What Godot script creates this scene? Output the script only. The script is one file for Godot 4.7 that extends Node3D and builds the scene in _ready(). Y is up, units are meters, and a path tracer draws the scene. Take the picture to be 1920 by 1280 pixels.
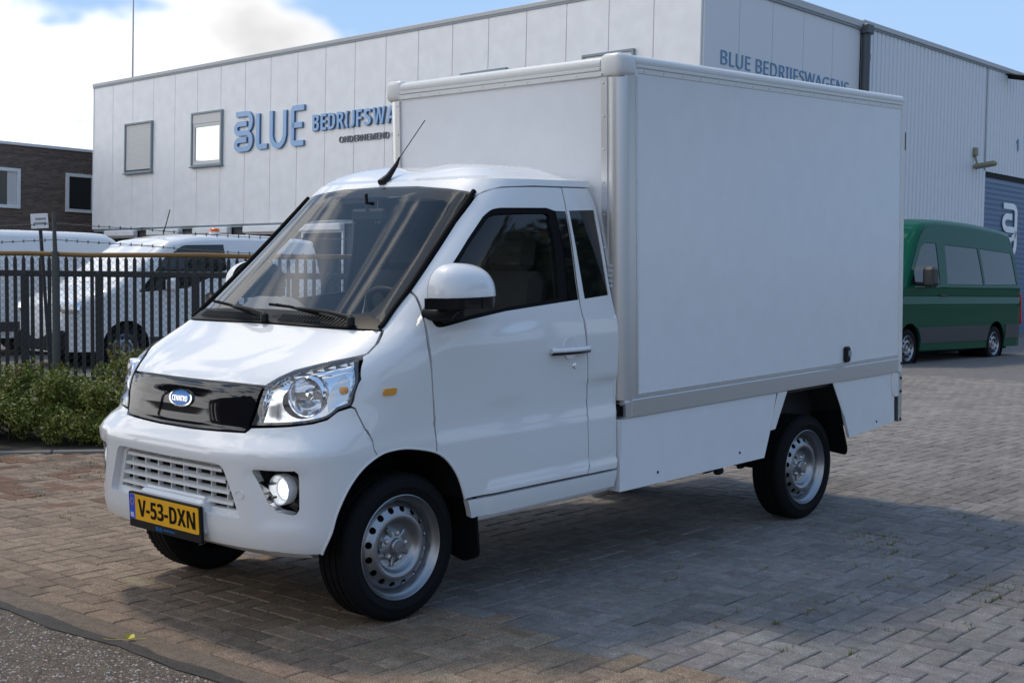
extends Node3D

var used := {}
var rng := RandomNumberGenerator.new()
var M := {}
const CAM := Vector3(-3.6484, 1.4703, 4.7547)
const FWD := Vector3(0.7299, -0.0567, -0.6812)
const RGT := Vector3(0.6826, 0.0105, 0.7307)
const RAKE := 0.0294


class MB:
	var v := PackedVector3Array()
	var n := PackedVector3Array()
	var uv := PackedVector2Array()
	var c := PackedColorArray()
	var ix := PackedInt32Array()
	var col := Color.WHITE
	var tinted := false

	func p(pos: Vector3, nn: Vector3, t := Vector2.ZERO) -> int:
		v.push_back(pos)
		n.push_back(nn)
		uv.push_back(t)
		c.push_back(col)
		return v.size() - 1

	func t(a: int, b: int, d: int) -> void:
		ix.push_back(a)
		ix.push_back(d)
		ix.push_back(b)

	func q(a: int, b: int, d: int, e: int) -> void:
		t(a, b, d)
		t(a, d, e)

	func tri(A: Vector3, B: Vector3, D: Vector3) -> void:
		var nn := (B - A).cross(D - A).normalized()
		t(p(A, nn), p(B, nn), p(D, nn))

	func quad(A: Vector3, B: Vector3, D: Vector3, E: Vector3) -> void:
		var nn := (D - A).cross(E - B).normalized()
		q(p(A, nn, Vector2(0, 0)), p(B, nn, Vector2(1, 0)), p(D, nn, Vector2(1, 1)), p(E, nn, Vector2(0, 1)))

	func out_poly(pts: Array, mid: Vector3) -> void:
		var nn: Vector3 = (pts[1] - pts[0]).cross(pts[2] - pts[0]).normalized()
		if nn.dot((pts[0] + pts[1] + pts[2]) / 3.0 - mid) < 0:
			pts.reverse()
			nn = -nn
		var id := []
		for a in pts:
			id.append(p(a, nn))
		for i in range(1, id.size() - 1):
			t(id[0], id[i], id[i + 1])

	# chamfered box, centre at xf.origin
	func box(size: Vector3, ch := 0.0, xf := Transform3D()) -> void:
		var h := size / 2.0
		var k: float = minf(ch, minf(h.x, minf(h.y, h.z)) * 0.98)
		var m := xf.origin
		if k <= 0.0:
			for s in [-1.0, 1.0]:
				out_poly([xf * Vector3(s * h.x, -h.y, -h.z), xf * Vector3(s * h.x, h.y, -h.z), xf * Vector3(s * h.x, h.y, h.z), xf * Vector3(s * h.x, -h.y, h.z)], m)
				out_poly([xf * Vector3(-h.x, s * h.y, -h.z), xf * Vector3(h.x, s * h.y, -h.z), xf * Vector3(h.x, s * h.y, h.z), xf * Vector3(-h.x, s * h.y, h.z)], m)
				out_poly([xf * Vector3(-h.x, -h.y, s * h.z), xf * Vector3(h.x, -h.y, s * h.z), xf * Vector3(h.x, h.y, s * h.z), xf * Vector3(-h.x, h.y, s * h.z)], m)
			return
		var a := h - Vector3(k, k, k)
		for s in [-1.0, 1.0]:
			out_poly([xf * Vector3(s * h.x, -a.y, -a.z), xf * Vector3(s * h.x, a.y, -a.z), xf * Vector3(s * h.x, a.y, a.z), xf * Vector3(s * h.x, -a.y, a.z)], m)
			out_poly([xf * Vector3(-a.x, s * h.y, -a.z), xf * Vector3(a.x, s * h.y, -a.z), xf * Vector3(a.x, s * h.y, a.z), xf * Vector3(-a.x, s * h.y, a.z)], m)
			out_poly([xf * Vector3(-a.x, -a.y, s * h.z), xf * Vector3(a.x, -a.y, s * h.z), xf * Vector3(a.x, a.y, s * h.z), xf * Vector3(-a.x, a.y, s * h.z)], m)
			for w in [-1.0, 1.0]:
				out_poly([xf * Vector3(s * h.x, w * a.y, -a.z), xf * Vector3(s * h.x, w * a.y, a.z), xf * Vector3(s * a.x, w * h.y, a.z), xf * Vector3(s * a.x, w * h.y, -a.z)], m)
				out_poly([xf * Vector3(s * h.x, -a.y, w * a.z), xf * Vector3(s * h.x, a.y, w * a.z), xf * Vector3(s * a.x, a.y, w * h.z), xf * Vector3(s * a.x, -a.y, w * h.z)], m)
				out_poly([xf * Vector3(-a.x, s * h.y, w * a.z), xf * Vector3(a.x, s * h.y, w * a.z), xf * Vector3(a.x, s * a.y, w * h.z), xf * Vector3(-a.x, s * a.y, w * h.z)], m)
				for z in [-1.0, 1.0]:
					out_poly([xf * Vector3(s * h.x, w * a.y, z * a.z), xf * Vector3(s * a.x, w * h.y, z * a.z), xf * Vector3(s * a.x, w * a.y, z * h.z)], m)

	func at(pos: Vector3, size: Vector3, ch := 0.0) -> void:
		box(size, ch, Transform3D(Basis(), pos))

	func span(a: Vector3, b: Vector3, ch := 0.0) -> void:
		box((b - a).abs(), ch, Transform3D(Basis(), (a + b) / 2.0))

	func tube(pts: Array, r: float, sides := 8, r2 := -1.0) -> void:
		var up := Vector3.UP
		var last := -1
		var cnt := pts.size()
		for i in cnt:
			var d: Vector3 = (pts[mini(i + 1, cnt - 1)] - pts[maxi(i - 1, 0)]).normalized()
			if absf(d.dot(up)) > 0.95:
				up = Vector3.RIGHT if absf(d.x) < 0.9 else Vector3.BACK
			var a := d.cross(up).normalized()
			var b := a.cross(d).normalized()
			up = b
			var rr: float = r if r2 < 0 else lerpf(r, r2, float(i) / (cnt - 1))
			var base := v.size()
			for k in sides + 1:
				var w := TAU * k / sides
				var nn := a * cos(w) + b * sin(w)
				p(pts[i] + nn * rr, nn)
			if i > 0:
				for k in sides:
					q(last + k, base + k, base + k + 1, last + k + 1)
			last = base
			if i == 0 or i == cnt - 1:
				var nd: Vector3 = -d if i == 0 else d
				var m := p(pts[i], nd)
				for k in sides:
					var w0 := TAU * k / sides
					var w1 := TAU * (k + 1) / sides
					var A: int = p(pts[i] + (a * cos(w0) + b * sin(w0)) * rr, nd)
					var B: int = p(pts[i] + (a * cos(w1) + b * sin(w1)) * rr, nd)
					if i == 0:
						t(m, A, B)
					else:
						t(m, B, A)

	# prof: (radius, height along +y of xf); listed so that outside lies to the right of travel (bottom to top outside)
	func lathe(prof: Array, xf := Transform3D(), segs := 32, a0 := 0.0, a1 := TAU) -> void:
		var cnt := prof.size()
		for i in cnt - 1:
			var A: Vector2 = prof[i]
			var B: Vector2 = prof[i + 1]
			var e := (B - A)
			if e.length() < 1e-6:
				continue
			var en := Vector2(e.y, -e.x).normalized()
			var nA := en
			var nB := en
			if i > 0:
				var pe: Vector2 = A - prof[i - 1]
				var pn := Vector2(pe.y, -pe.x).normalized()
				if pn.dot(en) > 0.7:
					nA = (pn + en).normalized()
			if i < cnt - 2:
				var ne: Vector2 = prof[i + 2] - B
				var nn2 := Vector2(ne.y, -ne.x).normalized()
				if nn2.dot(en) > 0.7:
					nB = (nn2 + en).normalized()
			var base := v.size()
			for k in segs + 1:
				var w := lerpf(a0, a1, float(k) / segs)
				var dr := Vector3(cos(w), 0, sin(w))
				p(xf * (dr * A.x + Vector3.UP * A.y), (xf.basis * (dr * nA.x + Vector3.UP * nA.y)).normalized(), Vector2(float(k) / segs, 0))
				p(xf * (dr * B.x + Vector3.UP * B.y), (xf.basis * (dr * nB.x + Vector3.UP * nB.y)).normalized(), Vector2(float(k) / segs, 1))
			for k in segs:
				q(base + 2 * k, base + 2 * k + 1, base + 2 * k + 3, base + 2 * k + 2)

	# polygon (local xy, CCW) pushed from z=z0 to z=z1
	func extrude(poly: PackedVector2Array, z0: float, z1: float, xf := Transform3D()) -> void:
		if Geometry2D.is_polygon_clockwise(poly):
			poly = poly.duplicate()
			poly.reverse()
		var ids := Geometry2D.triangulate_polygon(poly)
		for side in 2:
			var zz := z1 if side == 0 else z0
			var nn := (xf.basis * Vector3(0, 0, 1 if side == 0 else -1)).normalized()
			var base := v.size()
			for a in poly:
				p(xf * Vector3(a.x, a.y, zz), nn, a)
			for i in range(0, ids.size(), 3):
				var A := poly[ids[i]]
				var B := poly[ids[i + 1]]
				var D := poly[ids[i + 2]]
				var ccw := (B - A).cross(D - A) > 0
				if ccw == (side == 0):
					t(base + ids[i], base + ids[i + 1], base + ids[i + 2])
				else:
					t(base + ids[i], base + ids[i + 2], base + ids[i + 1])
		for i in poly.size():
			var A := poly[i]
			var B := poly[(i + 1) % poly.size()]
			quad(xf * Vector3(A.x, A.y, z0), xf * Vector3(B.x, B.y, z0), xf * Vector3(B.x, B.y, z1), xf * Vector3(A.x, A.y, z1))

	# open sheet f(u, v); du x dv points outwards
	func grid(f: Callable, u0: float, u1: float, nu: int, v0: float, v1: float, nv: int) -> void:
		var base := v.size()
		for j in nv + 1:
			for i in nu + 1:
				var a := lerpf(u0, u1, float(i) / nu)
				var b := lerpf(v0, v1, float(j) / nv)
				var eu := (u1 - u0) / nu * 0.2
				var ev := (v1 - v0) / nv * 0.2
				var du: Vector3 = f.call(a + eu, b) - f.call(a - eu, b)
				var dv: Vector3 = f.call(a, b + ev) - f.call(a, b - ev)
				p(f.call(a, b), du.cross(dv).normalized(), Vector2(a, b))
		for j in nv:
			for i in nu:
				var k := base + j * (nu + 1) + i
				q(k, k + 1, k + nu + 2, k + nu + 1)

	# a trimmed piece of the sheet f(u, v): outline and holes in (u, v), pushed out by off, its rim turned in by rim
	func panel(f: Callable, poly: PackedVector2Array, holes: Array, off: float, rim: float, gap := 0.0025, cell := 0.04, hole_rim := -1.0) -> void:
		if Geometry2D.is_polygon_clockwise(poly):
			poly = poly.duplicate()
			poly.reverse()
		if gap > 0.0:
			var o := Geometry2D.offset_polygon(poly, -gap)
			if o.size():
				poly = o[0]
		var lo := poly[0]
		var hi := poly[0]
		for a in poly:
			lo = lo.min(a)
			hi = hi.max(a)
		var nu := maxi(1, int(ceil((hi.x - lo.x) / cell)))
		var nv := maxi(1, int(ceil((hi.y - lo.y) / cell)))
		var du := (hi.x - lo.x) / nu
		var dv := (hi.y - lo.y) / nv
		for j in nv:
			var row := PackedVector2Array([Vector2(lo.x - 0.01, lo.y + j * dv), Vector2(hi.x + 0.01, lo.y + j * dv), Vector2(hi.x + 0.01, lo.y + (j + 1) * dv), Vector2(lo.x - 0.01, lo.y + (j + 1) * dv)])
			for strip in Geometry2D.intersect_polygons(poly, row):
				var sl: float = strip[0].x
				var sh: float = sl
				for a in strip:
					sl = minf(sl, a.x)
					sh = maxf(sh, a.x)
				for i in range(int((sl - lo.x) / du) - 1, int((sh - lo.x) / du) + 2):
					var c0 := lo + Vector2(i * du, j * dv)
					var sq := PackedVector2Array([c0, c0 + Vector2(du, 0), c0 + Vector2(du, dv), c0 + Vector2(0, dv)])
					var bits: Array = Geometry2D.intersect_polygons(strip, sq)
					for h in holes:
						var nxt := []
						for b in bits:
							nxt.append_array(Geometry2D.clip_polygons(b, h))
						bits = nxt
					for b in bits:
						_flat(f, b, off)
		_rim(f, poly, off, rim)
		for h in holes:
			var hh: PackedVector2Array = h
			if not Geometry2D.is_polygon_clockwise(hh):
				hh = hh.duplicate()
				hh.reverse()
			_rim(f, hh, off, rim if hole_rim < 0 else hole_rim)

	func nrm(f: Callable, a: Vector2) -> Vector3:
		var e := 0.004
		var du: Vector3 = f.call(a.x + e, a.y) - f.call(a.x - e, a.y)
		var dv: Vector3 = f.call(a.x, a.y + e) - f.call(a.x, a.y - e)
		return du.cross(dv).normalized()

	func _flat(f: Callable, b: PackedVector2Array, off: float) -> void:
		if b.size() < 3:
			return
		var ids: PackedInt32Array
		if b.size() == 3:
			ids = PackedInt32Array([0, 1, 2])
		elif b.size() == 4:
			ids = PackedInt32Array([0, 1, 2, 0, 2, 3])
			var s0 := (b[1] - b[0]).cross(b[2] - b[0])
			var s1 := (b[2] - b[0]).cross(b[3] - b[0])
			if s0 * s1 <= 0:
				ids = Geometry2D.triangulate_polygon(b)
		else:
			ids = Geometry2D.triangulate_polygon(b)
		var base := v.size()
		for a in b:
			var nn := nrm(f, a)
			p(f.call(a.x, a.y) + nn * off, nn, a)
		for i in range(0, ids.size(), 3):
			var A := b[ids[i]]
			var B := b[ids[i + 1]]
			var D := b[ids[i + 2]]
			var ar := (B - A).cross(D - A)
			if absf(ar) < 1e-9:
				continue
			if ar > 0:
				t(base + ids[i], base + ids[i + 1], base + ids[i + 2])
			else:
				t(base + ids[i], base + ids[i + 2], base + ids[i + 1])

	func _rim(f: Callable, poly: PackedVector2Array, off: float, rim: float) -> void:
		if absf(rim) < 1e-6:
			return
		for i in poly.size():
			var A := poly[i]
			var B := poly[(i + 1) % poly.size()]
			var k := maxi(1, int((B - A).length() / 0.04))
			for j in k:
				var a := A.lerp(B, float(j) / k)
				var b := A.lerp(B, float(j + 1) / k)
				var na := nrm(f, a)
				var nb := nrm(f, b)
				var pa: Vector3 = f.call(a.x, a.y) + na * off
				var pb: Vector3 = f.call(b.x, b.y) + nb * off
				quad(pa - na * rim, pb - nb * rim, pb, pa)

	func mesh() -> ArrayMesh:
		var a := []
		a.resize(Mesh.ARRAY_MAX)
		a[Mesh.ARRAY_VERTEX] = v
		a[Mesh.ARRAY_NORMAL] = n
		a[Mesh.ARRAY_TEX_UV] = uv
		if tinted:
			a[Mesh.ARRAY_COLOR] = c
		a[Mesh.ARRAY_INDEX] = ix
		var m := ArrayMesh.new()
		m.add_surface_from_arrays(Mesh.PRIMITIVE_TRIANGLES, a)
		return m


# ---------------------------------------------------------------- naming
func numbered(called: String, parent: Node) -> String:
	var key := str(parent.get_instance_id()) + called
	var k: int = used.get(key, -1) + 1
	used[key] = k
	return called if k == 0 else "%s_%03d" % [called, k]


func put(called: String, m: Mesh, material: Material, parent: Node = self, at := Transform3D()) -> MeshInstance3D:
	var o := MeshInstance3D.new()
	o.name = numbered(called, parent)
	o.mesh = m
	o.material_override = material
	o.transform = at
	parent.add_child(o, true)
	return o


func obj(called: String, b: MB, material: Material, parent: Node = self) -> MeshInstance3D:
	return put(called, b.mesh(), material, parent)


func tag(o: Node, label: String, category := "", group := "", kind := "") -> Node:
	if label:
		o.set_meta("label", label)
	if category:
		o.set_meta("category", category)
	if group:
		o.set_meta("group", group)
	if kind:
		o.set_meta("kind", kind)
	return o


func thing(called: String, label: String, category: String, at := Transform3D(), group := "", kind := "") -> Node3D:
	var o := Node3D.new()
	o.name = numbered(called, self)
	o.transform = at
	add_child(o, true)
	tag(o, label, category, group, kind)
	return o


func words(called: String, text: String, font: String, weight: int, size: Vector3, material: Material, parent: Node, at: Transform3D) -> MeshInstance3D:
	var f := SystemFont.new()
	f.font_names = PackedStringArray([font])
	f.font_weight = weight
	var tm := TextMesh.new()
	tm.text = text
	tm.font = f
	tm.font_size = 64
	tm.pixel_size = 0.01
	tm.depth = 0.1
	var bb := tm.get_aabb()
	var sc := Vector3(size.x / bb.size.x, size.y / bb.size.y, size.z / 0.1)
	var ctr := bb.position + bb.size / 2.0
	return put(called, tm, material, parent, at * Transform3D(Basis.from_scale(sc), -ctr * sc))


# ---------------------------------------------------------------- materials
func mat(key: String, r: float, g: float, b: float, rough := 0.6, metal := 0.0, spec := 0.5) -> StandardMaterial3D:
	var m := StandardMaterial3D.new()
	m.resource_name = key
	m.albedo_color = Color(r, g, b).linear_to_srgb()
	m.roughness = rough
	m.metallic = metal
	m.metallic_specular = spec
	M[key] = m
	return m


func paint(key: String, r: float, g: float, b: float, coat := 1.0) -> StandardMaterial3D:
	var m := mat(key, r, g, b, 0.45)
	m.clearcoat_enabled = true
	m.clearcoat = coat
	m.clearcoat_roughness = 0.03
	return m


func pane(key: String, r: float, g: float, b: float, alpha: float) -> StandardMaterial3D:
	var m := mat(key, r, g, b, 0.03)
	m.transparency = BaseMaterial3D.TRANSPARENCY_ALPHA
	m.albedo_color.a = alpha
	return m


func noise_tex(size: int, freq: float, type: int, oct: int, lo: float, hi: float, sd := 1) -> ImageTexture:
	var f := FastNoiseLite.new()
	f.noise_type = type
	f.frequency = freq
	f.fractal_octaves = oct
	f.seed = sd
	var im := f.get_seamless_image(size, size)
	im.convert(Image.FORMAT_L8)
	var d := im.get_data()
	var o := PackedByteArray()
	o.resize(d.size() * 3)
	for i in d.size():
		var k := int(clampf(lerpf(lo, hi, d[i] / 255.0), 0, 1) * 255)
		o[3 * i] = k
		o[3 * i + 1] = k
		o[3 * i + 2] = k
	return ImageTexture.create_from_image(Image.create_from_data(size, size, false, Image.FORMAT_RGB8, o))


# stone grains: cells of mixed tone between a fine mortar
func grain_tex(size: int, freq: float, tones: Array, mortar: Color, sd: int, share := 0.55) -> ImageTexture:
	var f := FastNoiseLite.new()
	f.noise_type = FastNoiseLite.TYPE_CELLULAR
	f.cellular_return_type = FastNoiseLite.RETURN_CELL_VALUE
	f.frequency = freq
	f.fractal_type = FastNoiseLite.FRACTAL_NONE
	f.seed = sd
	var g := FastNoiseLite.new()
	g.noise_type = FastNoiseLite.TYPE_CELLULAR
	g.cellular_return_type = FastNoiseLite.RETURN_DISTANCE2_SUB
	g.frequency = freq
	g.fractal_type = FastNoiseLite.FRACTAL_NONE
	g.seed = sd
	var big := FastNoiseLite.new()
	big.frequency = 0.006
	big.seed = sd + 5
	var a := f.get_seamless_image(size, size)
	var b := g.get_seamless_image(size, size)
	var w := big.get_seamless_image(size, size)
	for im in [a, b, w]:
		im.convert(Image.FORMAT_L8)
	var da := a.get_data()
	var db := b.get_data()
	var dw := w.get_data()
	var o := PackedByteArray()
	o.resize(da.size() * 3)
	var pal := PackedByteArray()
	for c in tones:
		pal.append(int(c.r * 255))
		pal.append(int(c.g * 255))
		pal.append(int(c.b * 255))
	var mr := int(mortar.r * 255)
	var mg := int(mortar.g * 255)
	var mb := int(mortar.b * 255)
	var cut := int(255 * (1.0 - share) * 0.5)
	var cnt := tones.size()
	for i in da.size():
		var k := ((da[i] * 7) >> 2) % cnt * 3
		var e := db[i]
		var l := 205 + (dw[i] * 50 >> 8)
		if e < cut:
			o[3 * i] = mr * l >> 8
			o[3 * i + 1] = mg * l >> 8
			o[3 * i + 2] = mb * l >> 8
		else:
			o[3 * i] = pal[k] * l >> 8
			o[3 * i + 1] = pal[k + 1] * l >> 8
			o[3 * i + 2] = pal[k + 2] * l >> 8
	return ImageTexture.create_from_image(Image.create_from_data(size, size, false, Image.FORMAT_RGB8, o))


func tri(m: StandardMaterial3D, tex: Texture2D, per_metre: float, world := true) -> StandardMaterial3D:
	m.albedo_texture = tex
	m.uv1_triplanar = true
	m.uv1_world_triplanar = world
	m.uv1_scale = Vector3.ONE * per_metre
	return m


# ---------------------------------------------------------------- curves
# open polyline rounded through its points
func soft(pts: Array, sub := 4) -> Array:
	var o := []
	var k := pts.size()
	for i in k - 1:
		var a: Vector2 = pts[maxi(i - 1, 0)]
		var b: Vector2 = pts[i]
		var c: Vector2 = pts[i + 1]
		var d: Vector2 = pts[mini(i + 2, k - 1)]
		for j in sub:
			var t := float(j) / sub
			o.append(b.cubic_interpolate(c, a, d, t))
	o.append(pts[k - 1])
	return o


func vv(a: Array) -> Array:
	var o := []
	for i in range(0, a.size(), 2):
		o.append(Vector2(a[i], a[i + 1]))
	return o


func poly(a: Array) -> PackedVector2Array:
	var o := PackedVector2Array()
	for b in a:
		if o.size() == 0 or o[o.size() - 1].distance_to(b) > 1e-4:
			o.push_back(b)
	if o[0].distance_to(o[o.size() - 1]) < 1e-4:
		o.remove_at(o.size() - 1)
	return o


func flip(a: Array) -> Array:
	var o := []
	for b in a:
		o.append(Vector2(-b.x, b.y))
	return o


func sym(half: Array) -> PackedVector2Array:
	var o := half.duplicate()
	var r := flip(half)
	r.reverse()
	o.append_array(r)
	return poly(o)


# corners cut round
func rounded(a: Array, r: float, k := 4) -> PackedVector2Array:
	var o := PackedVector2Array()
	var cnt := a.size()
	for i in cnt:
		var P: Vector2 = a[i]
		var A: Vector2 = a[(i + cnt - 1) % cnt]
		var B: Vector2 = a[(i + 1) % cnt]
		var rr := minf(r, minf(P.distance_to(A), P.distance_to(B)) * 0.45)
		var p0 := P + (A - P).normalized() * rr
		var p1 := P + (B - P).normalized() * rr
		for j in k + 1:
			var t := float(j) / k
			o.push_back(p0.lerp(P, t).lerp(P.lerp(p1, t), t))
	return o


func rect2(x0: float, y0: float, x1: float, y1: float) -> Array:
	return [Vector2(x0, y0), Vector2(x1, y0), Vector2(x1, y1), Vector2(x0, y1)]


func disc(cx: float, cy: float, rx: float, ry: float, k := 20) -> PackedVector2Array:
	var o := PackedVector2Array()
	for i in k:
		o.push_back(Vector2(cx + rx * cos(TAU * i / k), cy + ry * sin(TAU * i / k)))
	return o


func ease01(t: float) -> float:
	t = clampf(t, 0, 1)
	return t * t * (3 - 2 * t)


# ---------------------------------------------------------------- the truck's cab surface
var tab := []


func cab_table() -> void:
	# height, nose line, corner depth, squareness, half width
	var k := [[.28, -.52, .44, 4.0, .75], [.33, -.57, .46, 4.0, .78], [.38, -.60, .47, 4.0, .795], [.44, -.612, .48, 4.0, .805], [.60, -.616, .48, 4.0, .81],
		[.70, -.619, .48, 4.0, .81], [.742, -.621, .48, 4.0, .811], [.754, -.613, .48, 4.0, .808], [.805, -.573, .48, 3.6, .805], [.83, -.557, .50, 3.2, .805], [.93, -.542, .55, 3.0, .805],
		[.99, -.518, .54, 3.0, .805], [1.02, -.485, .52, 3.1, .805], [1.06, -.425, .49, 3.2, .805], [1.12, -.31, .47, 3.4, .805], [1.18, -.18, .46, 3.7, .80],
		[1.22, -.10, .45, 4.0, .793], [1.26, -.05, .45, 4.0, .783], [1.50, .225, .45, 4.0, .735], [1.70, .44, .43, 4.0, .692], [1.80, .545, .42, 4.0, .668], [1.86, .62, .40, 4.0, .648]]
	var cnt := k.size()
	for step in 321:
		var y := 0.28 + step * 0.005
		var i := 0
		while i < cnt - 2 and y > k[i + 1][0]:
			i += 1
		var h: float = k[i + 1][0] - k[i][0]
		var t := clampf((y - k[i][0]) / h, 0, 1)
		var row := []
		for c in range(1, 5):
			var m := []
			for j in [i, i + 1]:
				if j == 0:
					m.append((k[1][c] - k[0][c]) / (k[1][0] - k[0][0]))
				elif j == cnt - 1:
					m.append((k[j][c] - k[j - 1][c]) / (k[j][0] - k[j - 1][0]))
				else:
					var a: float = (k[j][c] - k[j - 1][c]) / (k[j][0] - k[j - 1][0])
					var b: float = (k[j + 1][c] - k[j][c]) / (k[j + 1][0] - k[j][0])
					m.append(2 * a * b / (a + b + 1e-12) if a * b > 0 else 0.0)
			row.append(k[i][c] * (2 * t * t * t - 3 * t * t + 1) + m[0] * h * (t * t * t - 2 * t * t + t) + k[i + 1][c] * (3 * t * t - 2 * t * t * t) + m[1] * h * (t * t * t - t * t))
		tab.append(Vector4(row[0], row[1], row[2], row[3]))


func cab(s: float, y: float) -> Vector3:
	var f := clampf((y - 0.28) / 0.005, 0.0, 319.0)
	var i := int(f)
	var r: Vector4 = tab[i].lerp(tab[i + 1], f - i)
	var q := absf(s)
	var sg := 1.0 if s >= 0 else -1.0
	var o: Vector3
	if q < 1.0:
		var al := q * PI / 2
		var sn := sin(al)
		var cs := cos(al)
		var rho := pow(pow(sn, r.z) + pow(cs, r.z), -1.0 / r.z)
		o = Vector3(r.x + r.y * (1 - cs * rho), y, sg * r.w * sn * rho)
	else:
		o = Vector3(r.x + r.y + q - 1, y, sg * r.w)
	if y < 0.80 and q < 0.7:
		var sc := 0.352 + (0.72 - y) * 0.22
		o.x -= 0.010 * (1 - ease01((q - sc) / 0.045)) * (1 - ease01((y - 0.71) / 0.08))
		# the fog lamp corners are scooped inwards
		o.x += 0.012 * ease01((q - sc) / 0.045) * (1 - ease01((y - 0.66) / 0.05)) * ease01((y - 0.45) / 0.06) * (1 - ease01((q - 0.5) / 0.15))
	if q > 0.9:
		var d := y - (0.853 + (o.x - 0.43) * 0.043)
		var w := 0.0
		if d < 0.03:
			w -= 0.006 * (1 - ease01(d / 0.022)) * ease01((y - 0.55) / 0.25) * ease01((o.x - 0.40) / 0.35)
		if y < 0.56:
			w += 0.010 * (1 - ease01((y - 0.508) / 0.014)) * ease01((o.x - 0.42) / 0.06)
		o.z += sg * w
	# the shoulder under the side windows
	if q > 0.85 and y < 1.24:
		var b := 1.150 + 0.052 * ease01((q - 0.9) / 0.9) - y
		o.z += sg * 0.006 * ease01((b + 0.012) / 0.024) * ease01((q - 0.85) / 0.2) * (1 - ease01((b - 0.05) / 0.3))
	return o


# where the side view point (x, y) lies along the cab surface
func along(x: float, y: float) -> Vector2:
	var f := clampf((y - 0.28) / 0.005, 0.0, 319.0)
	var i := int(f)
	var r: Vector4 = tab[i].lerp(tab[i + 1], f - i)
	var v := (x - r.x) / r.y
	if v >= 1.0:
		return Vector2(x - r.x - r.y + 1.0, y)
	var lo := 0.0
	var hi := 1.0
	for k in 24:
		var m := (lo + hi) / 2
		var sn := sin(m * PI / 2)
		var cs := cos(m * PI / 2)
		if 1 - cs * pow(pow(sn, r.z) + pow(cs, r.z), -1.0 / r.z) < v:
			lo = m
		else:
			hi = m
	return Vector2(lo, y)


# a line given in side view (x, y), rounded and laid on the cab surface
func on_side(pts: Array, sub := 8) -> Array:
	var o := []
	for a in soft(pts, sub):
		o.append(along(a.x, a.y))
	return o


func ground_y(x: float) -> float:
	return 0.0 if x < 5.0 else -0.0135 * (x - 5.0)


# ---------------------------------------------------------------- air and light
const SUN := Vector3(0.24, 1.75, -1.0)


func sky_picture() -> ImageTexture:
	var w := 2048
	var h := 1024
	var f := FastNoiseLite.new()
	f.noise_type = FastNoiseLite.TYPE_SIMPLEX_SMOOTH
	f.frequency = 1.0
	f.fractal_octaves = 6
	f.fractal_gain = 0.52
	f.seed = 41
	var cover := FastNoiseLite.new()
	cover.noise_type = FastNoiseLite.TYPE_SIMPLEX_SMOOTH
	cover.frequency = 1.0
	cover.fractal_octaves = 2
	cover.seed = 9
	var d := PackedFloat32Array()
	d.resize(w * h * 3)
	var to := SUN.normalized()
	var blue_top := Vector3(0.17, 0.29, 0.50)
	var blue_low := Vector3(0.36, 0.54, 0.80)
	for j in h:
		var lat := (0.5 - (j + 0.5) / h) * PI
		var sy := sin(lat)
		var cy := cos(lat)
		if lat < 0:
			for i in w:
				var z := (j * w + i) * 3
				d[z] = 0.30
				d[z + 1] = 0.28
				d[z + 2] = 0.26
			continue
		var base := blue_low.lerp(blue_top, clampf(pow(sy, 0.8), 0, 1))
		# clouds far off are seen edge on: flatter towards the horizon
		var fq := 4.6
		var stretch := 10.5
		for i in w:
			var lon := (i + 0.5) / w * TAU
			if lon > PI:
				lon -= TAU
			var x := sin(lon) * cy
			var zz := -cos(lon) * cy
			var n := f.get_noise_3d(x * fq, sy * stretch, zz * fq)
			var cv := cover.get_noise_3d(x * 1.3, sy * 2.2, zz * 1.3)
			# open sky towards the right of the yard
			var dl := lon - 1.12
			var open := exp(-dl * dl / 0.075) * (1.0 - clampf((sy - 0.45) / 0.3, 0, 1))
			var low := 1.0 - ease01((sy - 0.10) / 0.22)
			var a := clampf((n + cv * 0.35 + 0.22 * low + 0.02 + 0.50 * cos(lon + 0.87) * cy + 0.24 * exp(-(lon - 0.50) * (lon - 0.50) / 0.10) * low + 0.42 * exp(-(lon - 2.35) * (lon - 2.35) / 0.35) * (1.0 - ease01((sy - 0.35) / 0.3)) - 0.62 * open - 0.35 * sy) * 3.4, 0, 1)
			a = a * a * (3 - 2 * a)
			var thick := clampf((n + cv * 0.3) * 1.5 + 0.35, 0, 1)
			var near := maxf(0.0, x * to.x + sy * to.y + zz * to.z)
			var lit := 0.84 + 0.95 * pow(maxf(0.0, cos(lon + 0.87) * cy), 1.4) + 0.1 * near * near + 0.3 * pow(near, 6.0) - 0.36 * thick * clampf(1.4 - sy * 1.5, 0, 1)
			var z := (j * w + i) * 3
			d[z] = lerpf(base.x, lit, a)
			d[z + 1] = lerpf(base.y, lit * 1.0, a)
			d[z + 2] = lerpf(base.z, lit * 1.01, a)
	var im := Image.create_from_data(w, h, false, Image.FORMAT_RGBF, d.to_byte_array())
	return ImageTexture.create_from_image(im)


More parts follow.
